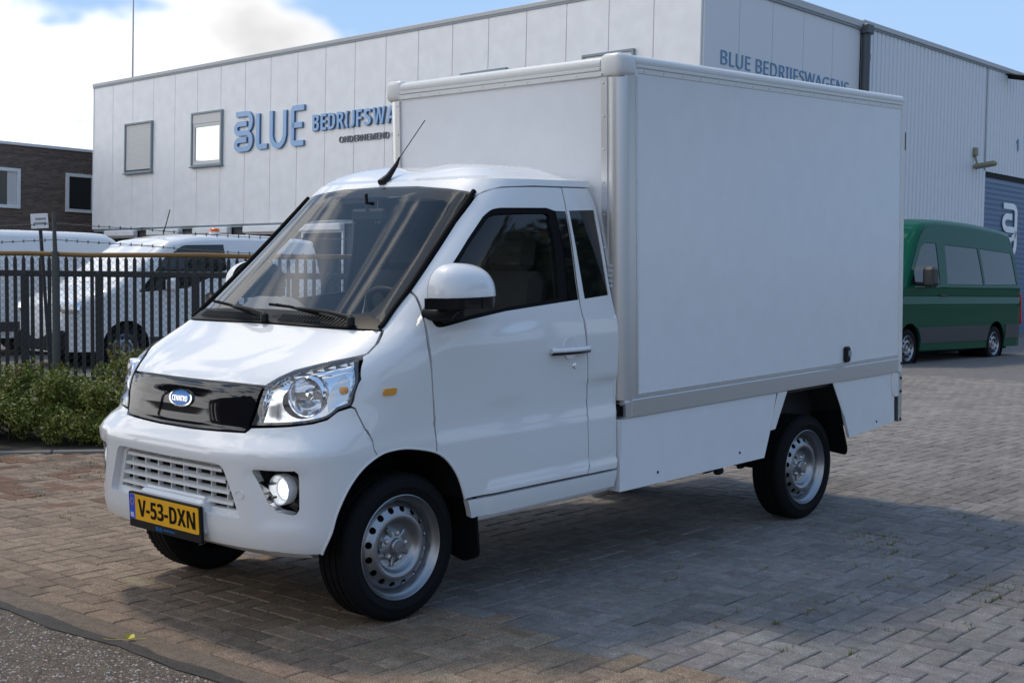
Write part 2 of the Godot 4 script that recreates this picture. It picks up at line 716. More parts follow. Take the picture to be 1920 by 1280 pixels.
func look() -> void:
	var cam := Camera3D.new()
	cam.name = "camera"
	cam.fov = 28.98
	cam.near = 0.05
	cam.far = 400.0
	var up := RGT.cross(FWD).normalized()
	cam.transform = Transform3D(Basis(RGT.normalized(), up, -FWD.normalized()).orthonormalized(), CAM)
	add_child(cam)
	cam.current = true
	var e := Environment.new()
	e.background_mode = Environment.BG_SKY
	var sm := PanoramaSkyMaterial.new()
	sm.panorama = sky_picture()
	sm.energy_multiplier = 1.0
	var sky := Sky.new()
	sky.sky_material = sm
	e.sky = sky
	e.tonemap_mode = Environment.TONE_MAPPER_LINEAR
	e.tonemap_exposure = 1.35
	e.sdfgi_enabled = true
	e.ssao_enabled = true
	e.ssil_enabled = true
	var we := WorldEnvironment.new()
	we.name = "environment"
	we.environment = e
	add_child(we)
	var sun := DirectionalLight3D.new()
	sun.name = "sun"
	sun.light_energy = 0.44
	sun.light_color = Color(1.0, 0.94, 0.85)
	sun.light_angular_distance = 7.0
	sun.shadow_enabled = true
	var to := SUN.normalized()
	sun.transform = Transform3D(Basis.looking_at(-to, Vector3.UP), Vector3(0, 20, 0))
	add_child(sun)


func stuff_of_things() -> void:
	paint("white paint", 0.72, 0.725, 0.735)
	tri(mat("box white", 0.76, 0.775, 0.80, 0.2, 0.0, 0.45), noise_tex(512, 0.012, FastNoiseLite.TYPE_SIMPLEX, 5, 0.982, 1.0, 17), 0.7)
	mat("white plastic", 0.72, 0.72, 0.72, 0.35)
	mat("black plastic", 0.012, 0.012, 0.013, 0.5, 0.0, 0.3)
	mat("black rubber", 0.008, 0.008, 0.009, 0.7, 0.0, 0.2)
	mat("tyre rubber", 0.009, 0.009, 0.010, 0.7, 0.0, 0.22)
	var gb := paint("gloss black", 0.006, 0.006, 0.008)
	gb.roughness = 0.3
	gb.metallic_specular = 0.0
	mat("chrome", 0.85, 0.86, 0.88, 0.08, 1.0)
	mat("steel rim", 0.30, 0.31, 0.33, 0.33, 0.9)
	mat("aluminium", 0.60, 0.61, 0.62, 0.34, 0.9)
	mat("dark steel", 0.03, 0.03, 0.032, 0.6, 0.3)
	mat("reflector", 0.82, 0.85, 0.90, 0.12, 1.0)
	pane("clear lens", 0.95, 0.97, 1.0, 0.04)
	pane("cab glass", 0.015, 0.02, 0.02, 0.12)
	pane("tinted glass", 0.006, 0.007, 0.008, 0.92)
	mat("dash grey", 0.16, 0.165, 0.17, 0.7)
	mat("seat cloth", 0.03, 0.031, 0.033, 0.95)
	mat("lining", 0.022, 0.022, 0.024, 0.9)
	mat("headliner", 0.32, 0.32, 0.31, 0.95)
	mat("amber", 0.70, 0.30, 0.03, 0.25)
	mat("plate yellow", 0.80, 0.40, 0.012, 0.35)
	mat("plate blue", 0.02, 0.08, 0.55, 0.35)
	mat("ink black", 0.006, 0.006, 0.006, 0.5, 0.0, 0.2)
	mat("ink white", 0.8, 0.8, 0.8, 0.4)
	mat("ink blue", 0.03, 0.18, 0.36, 0.4)
	mat("badge blue", 0.03, 0.22, 0.62, 0.2)
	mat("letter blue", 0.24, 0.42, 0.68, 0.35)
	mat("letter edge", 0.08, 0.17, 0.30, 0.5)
	mat("letter grey", 0.17, 0.18, 0.20, 0.5)
	var lamp := mat("lit lamp", 0.9, 0.92, 0.95, 0.2)
	lamp.emission_enabled = true
	lamp.emission = Color(0.95, 0.98, 1.0)
	lamp.emission_energy_multiplier = 0.55
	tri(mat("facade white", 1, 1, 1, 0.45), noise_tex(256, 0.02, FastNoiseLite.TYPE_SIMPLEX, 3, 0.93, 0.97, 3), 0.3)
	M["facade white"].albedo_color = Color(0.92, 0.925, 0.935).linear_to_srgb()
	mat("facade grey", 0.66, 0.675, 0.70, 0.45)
	mat("cladding", 0.66, 0.69, 0.73, 0.5)
	mat("joint dark", 0.06, 0.06, 0.065, 0.8)
	mat("trim grey", 0.45, 0.46, 0.47, 0.5)
	mat("trim slate", 0.24, 0.29, 0.32, 0.5)
	mat("roof dark", 0.08, 0.08, 0.085, 0.9)
	mat("pipe", 0.06, 0.075, 0.09, 0.5)
	mat("door blue", 0.03, 0.10, 0.22, 0.35)
	mat("door ridge", 0.09, 0.16, 0.28, 0.4)
	var wg := mat("window glass", 0.015, 0.02, 0.024, 0.03)
	wg.metallic_specular = 0.9
	var mg := mat("mirror glass", 0.38, 0.40, 0.42, 0.03, 1.0)
	mat("blind", 0.66, 0.65, 0.63, 0.7)
	paint("green paint", 0.003, 0.075, 0.042, 0.5).metallic_specular = 0.0
	mat("dark trim", 0.035, 0.037, 0.038, 0.6)
	mat("red lamp", 0.45, 0.012, 0.015, 0.2)
	mat("beacon", 0.75, 0.13, 0.01, 0.25)
	mat("fence black", 0.016, 0.019, 0.022, 0.55)
	mat("rust rail", 0.22, 0.13, 0.05, 0.8)
	mat("wire", 0.05, 0.055, 0.058, 0.6, 0.4)
	mat("soil", 0.035, 0.026, 0.018, 0.95)
	mat("bark", 0.05, 0.038, 0.028, 0.95)
	mat("kerb", 0.20, 0.19, 0.175, 0.9)
	for a in [["hedge leaf", 0.085, 0.115, 0.022], ["tree leaf", 0.035, 0.06, 0.015], ["weed", 0.10, 0.14, 0.02]]:
		var l := mat(a[0], a[1], a[2], a[3], 0.6)
		l.backlight_enabled = true
		l.backlight = Color(a[1] * 1.2, a[2] * 1.2, a[3]).linear_to_srgb()
		l.vertex_color_use_as_albedo = true
		l.albedo_color = Color(1, 1, 1)
	# paving
	var grains := [Color(0.752, 0.695, 0.627), Color(0.502, 0.467, 0.427), Color(0.98, 0.946, 0.901), Color(0.616, 0.559, 0.502), Color(0.365, 0.342, 0.319), Color(0.821, 0.764, 0.695), Color(0.684, 0.638, 0.593)]
	var fine := [Color(0.684, 0.684, 0.684), Color(0.593, 0.593, 0.604), Color(0.752, 0.752, 0.752), Color(0.513, 0.513, 0.524), Color(0.661, 0.661, 0.661), Color(0.912, 0.912, 0.912), Color(0.627, 0.627, 0.638)]
	var tg := grain_tex(1024, 0.16, grains, Color(0.479, 0.439, 0.399), 11)
	var tf := grain_tex(1024, 0.22, fine, Color(0.57, 0.57, 0.57), 12)
	var tr := grain_tex(1024, 0.11, [Color(0.593, 0.547, 0.502), Color(0.433, 0.41, 0.388), Color(0.844, 0.809, 0.764), Color(0.524, 0.479, 0.433), Color(0.365, 0.348, 0.342), Color(0.661, 0.604, 0.547), Color(0.49, 0.467, 0.456)], Color(0.342, 0.319, 0.302), 13)
	M["tex_rough"] = tg
	M["tex_fine"] = tf
	for a in [["paver rough", tg], ["paver fine", tf]]:
		var m := mat(a[0], 1, 1, 1, 0.85, 0.0, 0.35)
		tri(m, a[1], 1.7)
		m.vertex_color_use_as_albedo = true
	tri(mat("road", 0.80, 0.765, 0.73, 0.9, 0.0, 0.3), tr, 1.1)
	tri(mat("edge mortar", 0.56, 0.51, 0.46, 0.95), tg, 2.1)
	tri(mat("seam tar", 0.24, 0.24, 0.25, 0.85), tr, 1.3)
	tri(mat("joint sand", 0.13, 0.11, 0.085, 0.95), tf, 2.3)
	tri(mat("far paving", 0.50, 0.46, 0.43, 0.9), tf, 0.9)
	var bt := brick_tex()
	var bm := mat("brown brick", 1, 1, 1, 0.85)
	bm.albedo_texture = bt


func brick_tex() -> ImageTexture:
	var im := Image.create(256, 256, false, Image.FORMAT_RGB8)
	im.fill(Color(0.47, 0.43, 0.40))
	rng.seed = 77
	for r in 16:
		for k in 5:
			var x := k * 64 + (32 if r % 2 else 0) - 32
			var t := rng.randf_range(0.8, 1.15)
			im.fill_rect(Rect2i(x, r * 16, 61, 13), Color(0.43 * t, 0.36 * t, 0.32 * t))
	return ImageTexture.create_from_image(im)


# ---------------------------------------------------------------- the ground
const PAVE_TURN := -0.053


func pave(a: float, b: float) -> Vector3:
	var x := a * cos(PAVE_TURN) - b * sin(PAVE_TURN)
	var z := a * sin(PAVE_TURN) + b * cos(PAVE_TURN)
	return Vector3(x, ground_y(x), z)


func seen(p: Vector3, wide := 0.14) -> bool:
	var d := p - CAM
	var f := d.dot(FWD)
	if f < 2.0:
		return false
	return absf(d.dot(RGT)) < f * (0.388 + wide) + 0.3 and f < 27.0 and d.dot(Vector3.UP) / f > -0.42


func paver_mesh(l: float, w: float, tint: Color, sd: int) -> ArrayMesh:
	rng.seed = sd
	var b := MB.new()
	b.tinted = true
	b.col = tint
	var k := 0.006
	var d := 0.05
	var hx := l / 2
	var hz := w / 2
	var c := []
	for s in [[-1, -1], [1, -1], [1, 1], [-1, 1]]:
		c.append([Vector3(s[0] * (hx - k) + rng.randf_range(-0.0015, 0.0015), 0, s[1] * (hz - k) + rng.randf_range(-0.0015, 0.0015)), Vector3(s[0] * hx, -k * 0.8, s[1] * hz), Vector3(s[0] * hx, -d, s[1] * hz)])
	b.quad(c[3][0], c[2][0], c[1][0], c[0][0])
	for i in 4:
		var e: Array = c[i]
		var f: Array = c[(i + 1) % 4]
		b.quad(e[0], f[0], f[1], e[1])
		b.quad(e[1], f[1], f[2], e[2])
	return b.mesh()


func ground() -> void:
	# one sheet under everything, out to the horizon
	var b := MB.new()
	var xs := [-160.0, -30.0, -1.1, 0.0, 5.0, 12.0, 20.0, 30.0, 60.0, 260.0]
	for i in xs.size() - 1:
		for k in [[-260.0, -40.0], [-40.0, 0.0], [0.0, 40.0], [40.0, 160.0]]:
			var x0: float = xs[i]
			var x1: float = xs[i + 1]
			b.quad(Vector3(x0, ground_y(minf(x0, 40)) - 0.014, k[1]), Vector3(x1, ground_y(minf(x1, 40)) - 0.014, k[1]), Vector3(x1, ground_y(minf(x1, 40)) - 0.014, k[0]), Vector3(x0, ground_y(minf(x0, 40)) - 0.014, k[0]))
	tag(obj("ground", b, M["joint sand"]), "", "", "", "structure")

	var yard := thing("pavement", "", "", Transform3D(), "", "structure")
	var pitch := 0.107
	var spots := []
	rng.seed = 5
	for i in range(-6, 300):
		for j in range(-260, 90):
			var m := posmod(i - j, 4)
			if m != 0 and m != 3:
				continue
			var flat := m == 0
			var half := i == -6
			if half and not flat:
				continue
			var a := (i + (1.0 if flat else 0.5)) * pitch + (0.0535 if half else 0.0)
			var c := (j + (0.5 if flat else 1.0)) * pitch
			var p := pave(a, c)
			if hedge_side(p) < 0.14 or not seen(p):
				continue
			spots.append([p, flat, a, c, 2 if half else 0])
	# three rows of stretchers along the road
	for r in 3:
		for k in range(-45, 30):
			var a := -0.589 - r * 0.107
			var c := k * 0.214 + (0.107 if r % 2 else 0.0)
			var p := pave(a, c)
			if hedge_side(p) < 0.14 or not seen(p):
				continue
			spots.append([p, false, a, c, 1])
	for s in spots:
		var d: Vector3 = s[0] - CAM
		s.append(d.length() if absf(d.dot(RGT)) < d.dot(FWD) * 0.388 and d.dot(Vector3.UP) / d.dot(FWD) > -0.325 else 1000.0 + d.length())
	spots.sort_custom(func(x, y): return x[5] < y[5])
	var patch := FastNoiseLite.new()
	patch.frequency = 0.35
	patch.seed = 4
	var stain := FastNoiseLite.new()
	stain.frequency = 1.1
	stain.fractal_octaves = 3
	stain.seed = 8
	rng.seed = 21
	var kinds := {}
	var rest := [[], []]
	for n in spots.size():
		var s: Array = spots[n]
		var p: Vector3 = s[0]
		var rough: bool = p.x < 0.27 + 0.05 * sin(p.z * 7.0) or p.z < -1.2 and p.x < 3.2 or s[4] == 1
		var t := 1.0 + patch.get_noise_2d(p.x, p.z) * 0.20 + stain.get_noise_2d(p.x, p.z) * 0.18 + rng.randf_range(-0.16, 0.14)
		var col := Color(1.12, 1.05, 0.97) * t if rough else Color(0.80, 0.785, 0.775) * t
		if not rough and p.x > 4.2:
			col = Color(0.90, 0.835, 0.77) * t
		if s[4] == 1:
			col = Color(0.95, 0.88, 0.81) * t
		# reddish stones by the hedge
		if p.z < -2.6 and p.x < 1.6 and rough and rng.randf() < clampf((-2.2 - p.z) * 0.5, 0, 0.6):
			col = Color(0.80, 0.58, 0.51) * t if rng.randf() < 0.6 else Color(0.76, 0.71, 0.68) * t
		col = Color(col.r * 0.84, col.g * 0.805, col.b * 0.78)
		var tilt := Basis(Vector3(rng.randf_range(-1, 1), 0, rng.randf_range(-1, 1)).normalized(), rng.randf_range(0.0, 0.011))
		var turn := Basis(Vector3.UP, -PAVE_TURN + (0.0 if s[1] else PI / 2) + rng.randf_range(-0.009, 0.009))
		var xf := Transform3D(tilt * turn, p + Vector3(rng.randf_range(-0.001, 0.001), rng.randf_range(-0.002, 0.0016), rng.randf_range(-0.001, 0.001)))
		if n < 300:
			var q := Color(snappedf(col.r, 0.03), snappedf(col.g, 0.03), snappedf(col.b, 0.03))
			var key := str(q) + str(rough) + str(s[4] == 2)
			if not kinds.has(key):
				kinds[key] = paver_mesh(0.102 if s[4] == 2 else 0.209, 0.102, q, n)
			put("paver", kinds[key], M["paver rough"] if rough else M["paver fine"], yard, xf)
		else:
			if s[4] == 2:
				xf.basis = xf.basis * Basis.from_scale(Vector3(0.49, 1, 1))
			rest[0 if rough else 1].append([xf, col])
	for k in 2:
		var mm := MultiMesh.new()
		mm.transform_format = MultiMesh.TRANSFORM_3D
		mm.use_colors = true
		mm.mesh = paver_mesh(0.209, 0.102, Color(1, 1, 1), 3)
		mm.instance_count = rest[k].size()
		for i in rest[k].size():
			mm.set_instance_transform(i, rest[k][i][0])
			mm.set_instance_color(i, rest[k][i][1])
		var o := MultiMeshInstance3D.new()
		o.name = "paver_field" if k == 0 else "paver_field_001"
		o.multimesh = mm
		o.material_override = M["paver rough"] if k == 0 else M["paver fine"]
		o.set_meta("kind", "stuff")
		yard.add_child(o, true)
	# paving too far off to tell the stones apart
	b = MB.new()
	b.quad(Vector3(14, ground_y(14) - 0.009, 40), Vector3(60, ground_y(40) - 0.009, 40), Vector3(60, ground_y(40) - 0.009, -60), Vector3(14, ground_y(14) - 0.009, -60))
	tag(obj("yard", b, M["far paving"]), "", "", "", "structure")

	# the border of mortar, the tar seam and the road
	var e := MB.new()
	e.quad(pave(-1.02, 30) + Vector3(0, -0.006, 0), pave(-0.850, 30) + Vector3(0, -0.006, 0), pave(-0.850, -30) + Vector3(0, -0.006, 0), pave(-1.02, -30) + Vector3(0, -0.006, 0))
	tag(obj("path_edge", e, M["edge mortar"]), "", "", "", "structure")
	var w := FastNoiseLite.new()
	w.frequency = 1.7
	w.seed = 2
	var sm := MB.new()
	var rd := MB.new()
	for k in 240:
		var z0 := -12.0 + k * 0.1
		var z1 := z0 + 0.1
		var l0 := -1.055 + 0.035 * w.get_noise_1d(z0)
		var l1 := -1.055 + 0.035 * w.get_noise_1d(z1)
		var r0 := -0.990 + 0.05 * w.get_noise_1d(z0 + 50)
		var r1 := -0.990 + 0.05 * w.get_noise_1d(z1 + 50)
		sm.quad(pave(l1, z1) + Vector3(0, 0.002, 0), pave(r1, z1) + Vector3(0, 0.002, 0), pave(r0, z0) + Vector3(0, 0.002, 0), pave(l0, z0) + Vector3(0, 0.002, 0))
	rd.quad(pave(-9, 12) + Vector3(0, -0.002, 0), pave(-1.0, 12) + Vector3(0, -0.002, 0), pave(-1.0, -12) + Vector3(0, -0.002, 0), pave(-9, -12) + Vector3(0, -0.002, 0))
	rd.quad(pave(-9, 60) + Vector3(0, -0.002, 0), pave(-1.0, 60) + Vector3(0, -0.002, 0), pave(-1.0, 12) + Vector3(0, -0.002, 0), pave(-9, 12) + Vector3(0, -0.002, 0))
	rd.quad(pave(-9, -12) + Vector3(0, -0.002, 0), pave(-1.0, -12) + Vector3(0, -0.002, 0), pave(-1.0, -60) + Vector3(0, -0.002, 0), pave(-9, -60) + Vector3(0, -0.002, 0))
	tag(obj("road", rd, M["road"]), "", "", "", "structure")
	tag(obj("road_seam", sm, M["seam tar"]), "", "", "", "structure")
	# loose stones standing out of the worn road
	rng.seed = 31
	var st := MB.new()
	st.tinted = true
	for i in 15000:
		var a := rng.randf_range(-2.4, -1.06)
		var c := rng.randf_range(-3.0, 2.4)
		var p := pave(a, c)
		if not seen(p, 0.05):
			continue
		var r := rng.randf_range(0.002, 0.0068)
		var t := rng.randf_range(0.08, 0.48)
		st.col = Color(t, t * rng.randf_range(0.86, 0.97), t * rng.randf_range(0.74, 0.9))
		var mid := p + Vector3(0, -0.002, 0)
		var top := mid + Vector3(0, r * 0.7, 0)
		var k := 5
		var o := rng.randf() * TAU
		for j in k:
			var w0 := o + TAU * j / k
			var w1 := o + TAU * (j + 1) / k
			st.tri(top, mid + Vector3(cos(w1) * r, 0, sin(w1) * r), mid + Vector3(cos(w0) * r, 0, sin(w0) * r))
	var sm2 := mat("road grit", 1, 1, 1, 0.8)
	sm2.vertex_color_use_as_albedo = true
	tag(obj("grit", st, sm2), "pale grit standing out of the worn road surface", "grit", "", "stuff")


# distance in front of the hedge kerb, negative behind it
func hedge_side(p: Vector3) -> float:
	return -(p.x - 1.35) * 0.591 + (p.z + 4.77) * 0.807 if p.x < 2.6 else 9.0


# ---------------------------------------------------------------- the truck
var truck: Node3D


func half_round(y0: float, cy: float, r: float) -> Array:
	return []


func side_piece(called: String, outline: Array, holes: Array, off: float, rim: float, material: Material, gap := 0.0025, cell := 0.04, labels := ["", ""]) -> Array:
	var made := []
	for s in 2:
		var b := MB.new()
		var hs := []
		for h in holes:
			hs.append(poly(h if s == 0 else flip(h)))
		b.panel(cab, poly(outline if s == 0 else flip(outline)), hs, off, rim, gap, cell)
		var o := obj(called, b, material, truck)
		if labels[s]:
			o.set_meta("label", labels[s])
		made.append(o)
	return made


func rivets(called: String, pts: Array, nrm: Vector3, r: float, material: Material, parent: Node) -> void:
	var b := MB.new()
	var up := nrm.normalized()
	var sx := up.cross(Vector3.UP if absf(up.y) < 0.9 else Vector3.RIGHT).normalized()
	for p in pts:
		b.lathe([Vector2(r, 0), Vector2(r * 0.8, r * 0.45), Vector2(0.0001, r * 0.6)], Transform3D(Basis(sx, up, sx.cross(up)), p), 8)
	tag(obj(called, b, material, parent), "", "", "", "stuff")


func wheel(root: Node3D, called: String, at: Vector3, side: float, steer := 0.0) -> void:
	# axle along local y, outer face up
	var w := Node3D.new()
	w.name = numbered(called, root)
	w.transform = Transform3D(Basis(Vector3.UP, steer) * Basis(Vector3.RIGHT, PI / 2 * side), at)
	root.add_child(w, true)
	var t := MB.new()
	var prof := [Vector2(0.205, -0.175), Vector2(0.235, -0.188), Vector2(0.27, -0.187), Vector2(0.290, -0.178), Vector2(0.302, -0.163)]
	var x := -0.163
	# tread ribs with grooves
	for g in 4:
		prof.append(Vector2(0.3075 - 0.001 * absf(g - 1.5), x + 0.003))
		x += 0.029
		prof.append(Vector2(0.3075 - 0.001 * absf(g - 1.5), x))
		if g < 3:
			prof.append(Vector2(0.301, x + 0.001))
			prof.append(Vector2(0.301, x + 0.008))
			x += 0.009
	prof.append_array([Vector2(0.3035, -0.014), Vector2(0.297, -0.003), Vector2(0.290, 0.003), Vector2(0.272, 0.010), Vector2(0.262, 0.0105), Vector2(0.260, 0.0125), Vector2(0.250, 0.0125), Vector2(0.248, 0.010), Vector2(0.236, 0.008), Vector2(0.222, 0.0), Vector2(0.219, -0.012)])
	t.lathe(prof, Transform3D(), 64)
	# cross cuts of the tread
	for k in 72:
		var a := TAU * k / 72
		var d := Vector3(cos(a), 0, sin(a))
		var e := Vector3(-sin(a), 0, cos(a))
		t.box(Vector3(0.004, 0.026, 0.012), 0.0, Transform3D(Basis(d, Vector3.UP, e), d * 0.3065 + Vector3(0, -0.030, 0)))
	obj("tyre", t, M["tyre rubber"], w)
	# inside of the barrel faces the hub
	var bar := MB.new()
	bar.lathe([Vector2(0.2195, -0.006), Vector2(0.2195, 0.002), Vector2(0.2165, 0.0035), Vector2(0.211, -0.003), Vector2(0.207, -0.012), Vector2(0.199, -0.019), Vector2(0.192, -0.026), Vector2(0.188, -0.048), Vector2(0.184, -0.055)], Transform3D(), 64)
	# the disc with its ring of holes
	var prof2 := [Vector2(0.186, -0.055), Vector2(0.178, -0.044), Vector2(0.166, -0.031), Vector2(0.146, -0.020), Vector2(0.136, -0.014), Vector2(0.126, -0.0115), Vector2(0.116, -0.014), Vector2(0.108, -0.024), Vector2(0.100, -0.040), Vector2(0.090, -0.047), Vector2(0.062, -0.048)]
	var f := func(a: float, k: float) -> Vector3:
		var i := clampi(int(k), 0, prof2.size() - 2)
		var q: Vector2 = prof2[i].lerp(prof2[i + 1], k - i)
		var w0 := -a / 0.16
		return Vector3(cos(w0) * q.x, q.y, sin(w0) * q.x)
	var full := 0.16 * TAU
	for k in 16:
		var a0 := full * k / 16
		var a1 := full * (k + 1) / 16
		var hole := disc((a0 + a1) / 2, 2.42, 0.0148, 0.70, 14)
		bar.panel(f, PackedVector2Array([Vector2(a0, 0), Vector2(a1, 0), Vector2(a1, 4), Vector2(a0, 4)]), [hole], 0.0, 0.006, 0.0, 0.25)
	bar.lathe(prof2.slice(4), Transform3D(), 64)
	# raised star between the nuts, and the hub
	bar.lathe([Vector2(0.064, -0.048), Vector2(0.056, -0.040), Vector2(0.040, -0.036), Vector2(0.034, -0.034)], Transform3D(), 40)
	for k in 5:
		var a := TAU * k / 5 + 0.5
		var d := Vector3(cos(a), 0, sin(a))
		bar.box(Vector3(0.046, 0.012, 0.020), 0.004, Transform3D(Basis(d, Vector3.UP, d.cross(Vector3.UP)), d * 0.061 + Vector3(0, -0.043, 0)))
	obj("rim", bar, M["steel rim"], w)
	var dk := MB.new()
	dk.lathe([Vector2(0.186, -0.075), Vector2(0.001, -0.075)], Transform3D(), 32)
	obj("brake", dk, M["black rubber"], w)
	var hb := MB.new()
	hb.lathe([Vector2(0.034, -0.050), Vector2(0.034, -0.022), Vector2(0.031, -0.018), Vector2(0.026, -0.016), Vector2(0.025, -0.013), Vector2(0.001, -0.012)], Transform3D(), 28)
	obj("hub_cap", hb, M["steel rim"], w)
	for k in 5:
		var a := TAU * (k + 0.5) / 5 + 0.5
		var d := Vector3(cos(a), 0, sin(a))
		var nb := MB.new()
		nb.lathe([Vector2(0.0125, -0.048), Vector2(0.0125, -0.036), Vector2(0.0095, -0.030), Vector2(0.0001, -0.028)], Transform3D(Basis(), d * 0.054), 6)
		obj("wheel_nut", nb, M["aluminium"], w)


func build_truck() -> void:
	truck = thing("box_truck", "small white box truck with aluminium trimmed cargo box, parked on the block paving", "truck", Transform3D(Basis(Vector3.BACK, RAKE), Vector3.ZERO))
	var W: Material = M["white paint"]

	# --- outlines in (along, height) of the cab surface, near side
	var hl := soft(vv([.345, .845, .362, .916, .368, .996]), 3) + soft(vv([.389, 1.030, .415, 1.056, .493, 1.086, .582, 1.108]), 3) + soft(vv([.612, 1.089, .684, 1.022, .688, .943, .679, .924]), 3) + soft(vv([.640, .912, .608, .882, .557, .866, .48, .855, .345, .845]), 3)
	var arch := soft(vv([.626, .357, .671, .44, .702, .522, .763, .61, .846, .675, .954, .717, 1.049, .732, 1.151, .726, 1.287, .692, 1.363, .637, 1.414, .564, 1.450, .470]), 4)
	var half_grille := [Vector2(0, .694)] + soft(vv([.16, .697, .262, .697, .285, .688, .297, .668]), 3) + [Vector2(.351, .500), Vector2(.345, .490), Vector2(0, .486)]
	var fog := vv([.392, .682, .398, .690, .535, .692, .545, .680, .541, .540, .530, .522, .516, .518, .462, .530, .437, .556])

	# bumper
	var half := vv([0, .809, .10, .809, .21, .813, .330, .819, .345, .838, .48, .851, .557, .862, .606, .876, .640, .906, .690, .919, .706, .913, .727, .886, .754, .859, .786, .831, .847, .804, .894, .776, .926, .747, .954, .717])
	var under: Array = arch.slice(0, 21)
	under.reverse()
	half = half + under.slice(1) + vv([.55, .360, .431, .372, .202, .366, 0, .362])
	var b := MB.new()
	b.panel(cab, sym(half), [sym(half_grille), poly(fog), poly(flip(fog))], 0.0, 0.03, 0.002, 0.03, 0.05)
	obj("bumper", b, W, truck)
	# the lip below the bumper
	b = MB.new()
	b.grid(func(s, t): return cab(s, 0.372 - 0.03 * t) + Vector3(0.02 + 0.03 * t, -0.006, 0), -0.55, 0.55, 40, 1, 0, 3)
	obj("bumper_lip", b, W, truck)

	# black panel between the headlights, with the badge
	half = vv([0, .999, .237, .999, .360, .996, .352, .916, .336, .842, .325, .822, .21, .816, .10, .812, 0, .812])
	b = MB.new()
	b.panel(cab, sym(half), [], 0.002, 0.02, 0.002, 0.03)
	var gp := obj("front_panel", b, M["gloss black"], truck)
	b = MB.new()
	b.panel(cab, disc(0, .9247, .066, .0365, 36), [disc(0, .9247, .0585, .0305, 36)], 0.010, 0.010, 0, 0.03, 0.004)
	obj("badge_rim", b, M["chrome"], gp)
	b = MB.new()
	b.panel(cab, disc(0, .9247, .059, .031, 36), [], 0.007, 0.004, 0, 0.03)
	obj("badge", b, M["badge blue"], gp)
	words("badge_letters", "CENNTRO", "Droid Sans", 700, Vector3(.112, .022, .004), M["chrome"], gp, Transform3D(Basis(Vector3.UP, -PI / 2) * Basis(Vector3.RIGHT, -0.13), cab(0, .9247) + Vector3(-0.011, 0, 0)))

	# bonnet
	half = vv([0, 1.003, .234, 1.004, .362, 1.001, .385, 1.034, .412, 1.060, .489, 1.091, .576, 1.114, .592, 1.121, .573, 1.156, .526, 1.204, .374, 1.208, .114, 1.2125, 0, 1.213])
	b = MB.new()
	b.panel(cab, sym(half), [], 0.0, 0.03, 0.0025, 0.03)
	obj("bonnet", b, W, truck)

	# wings
	var seam := soft(vv([.522, 1.357, .563, 1.332, .642, 1.264]), 4) + on_side(vv([.131, 1.264, .116, 1.156, .127, 1.023, .142, .843, .1495, .692]))
	var wing: Array = vv([.530, 1.204, .577, 1.157, .596, 1.122, .590, 1.108, .614, 1.093, .690, 1.024, .695, .943, .686, .922, .707, .914, .727, .886, .754, .859, .786, .831, .847, .804, .894, .776, .926, .747, .954, .717]) + arch.slice(21, 32) 
	var sr: Array = seam.duplicate()
	sr.reverse()
	wing = wing + sr + vv([.512, 1.30, .510, 1.22, .510, 1.206])
	side_piece("wing", wing, [], 0.0, 0.03, W, 0.0035, 0.035)
	# doors
	var wheelarch_end: Array = arch.slice(32)
	var rear_edge := on_side(vv([1.118, .466, 1.131, .512, 1.136, .70, 1.136, .941, 1.127, 1.067, 1.112, 1.217, 1.114, 1.40, 1.122, 1.589, 1.119, 1.812]))
	var top := soft(vv([1.144, 1.812, .913, 1.812, .656, 1.804, .575, 1.784, .548, 1.765]), 3)
	var door: Array = seam + wheelarch_end + vv([1.455, .469, 1.878, .468]) + rear_edge + top + vv([.526, 1.645, .522, 1.503])
	var seal := vv([.623, 1.42, .626, 1.574]) + soft(vv([.640, 1.672, .668, 1.703, .72, 1.712]), 3) + vv([1.102, 1.714, 1.17, 1.7005, 1.246, 1.699, 1.70, 1.288, 1.592, 1.282, 1.206, 1.257]) + soft(vv([.885, 1.216, .80, 1.209, .718, 1.236, .640, 1.30, .623, 1.42]), 3)
	side_piece("door", door, [seal], 0.0, 0.03, W, 0.0035)
	var glass := vv([.672, 1.655, .684, 1.677, .72, 1.686, 1.12, 1.690, 1.152, 1.680, 1.170, 1.652, 1.536, 1.300, 1.208, 1.275, .905, 1.240, .80, 1.262, .70, 1.345, .655, 1.44, .650, 1.55])
	side_piece("window_seal", seal, [glass], -0.006, 0.012, M["black rubber"], 0.0, 0.05)
	side_piece("side_window", glass, [], -0.016, 0.0, M["cab glass"], 0.0, 0.06)
	var bp := vv([1.176, 1.700, 1.244, 1.699, 1.694, 1.290, 1.606, 1.283])
	side_piece("pillar_cover", bp, [], -0.003, 0.01, M["gloss black"], 0.0, 0.06)
	# corner panels behind the doors
	var re: Array = rear_edge.duplicate()
	re.reverse()
	var back := on_side(vv([1.338, .466, 1.344, .518, 1.345, .609, 1.352, .76, 1.360, .912, 1.366, 1.02, 1.368, 1.09, 1.361, 1.202, 1.352, 1.34, 1.350, 1.60, 1.342, 1.732, 1.308, 1.812]))
	var corner: Array = re + back
	var quarter := on_side(vv([1.140, 1.702, 1.325, 1.706]), 2) + on_side(vv([1.326, 1.700, 1.333, 1.300])) + on_side(vv([1.150, 1.289, 1.141, 1.695]))
	side_piece("corner_panel", corner, [quarter], 0.0, 0.03, W)
	side_piece("quarter_window", quarter, [], -0.004, 0.01, M["tinted glass"], 0.002, 0.06)
	side_piece("sill", vv([1.458, .463, 2.473, .460, 2.455, .378, 1.487, .378]), [], 0.004, 0.03, W)
	# inner faces of the doors and corner panels
	side_piece("door_lining", door, [glass], -0.045, 0.0, M["lining"], 0.01, 0.08)
	side_piece("corner_lining", corner, [], -0.05, 0.0, M["lining"], 0.01, 0.08)
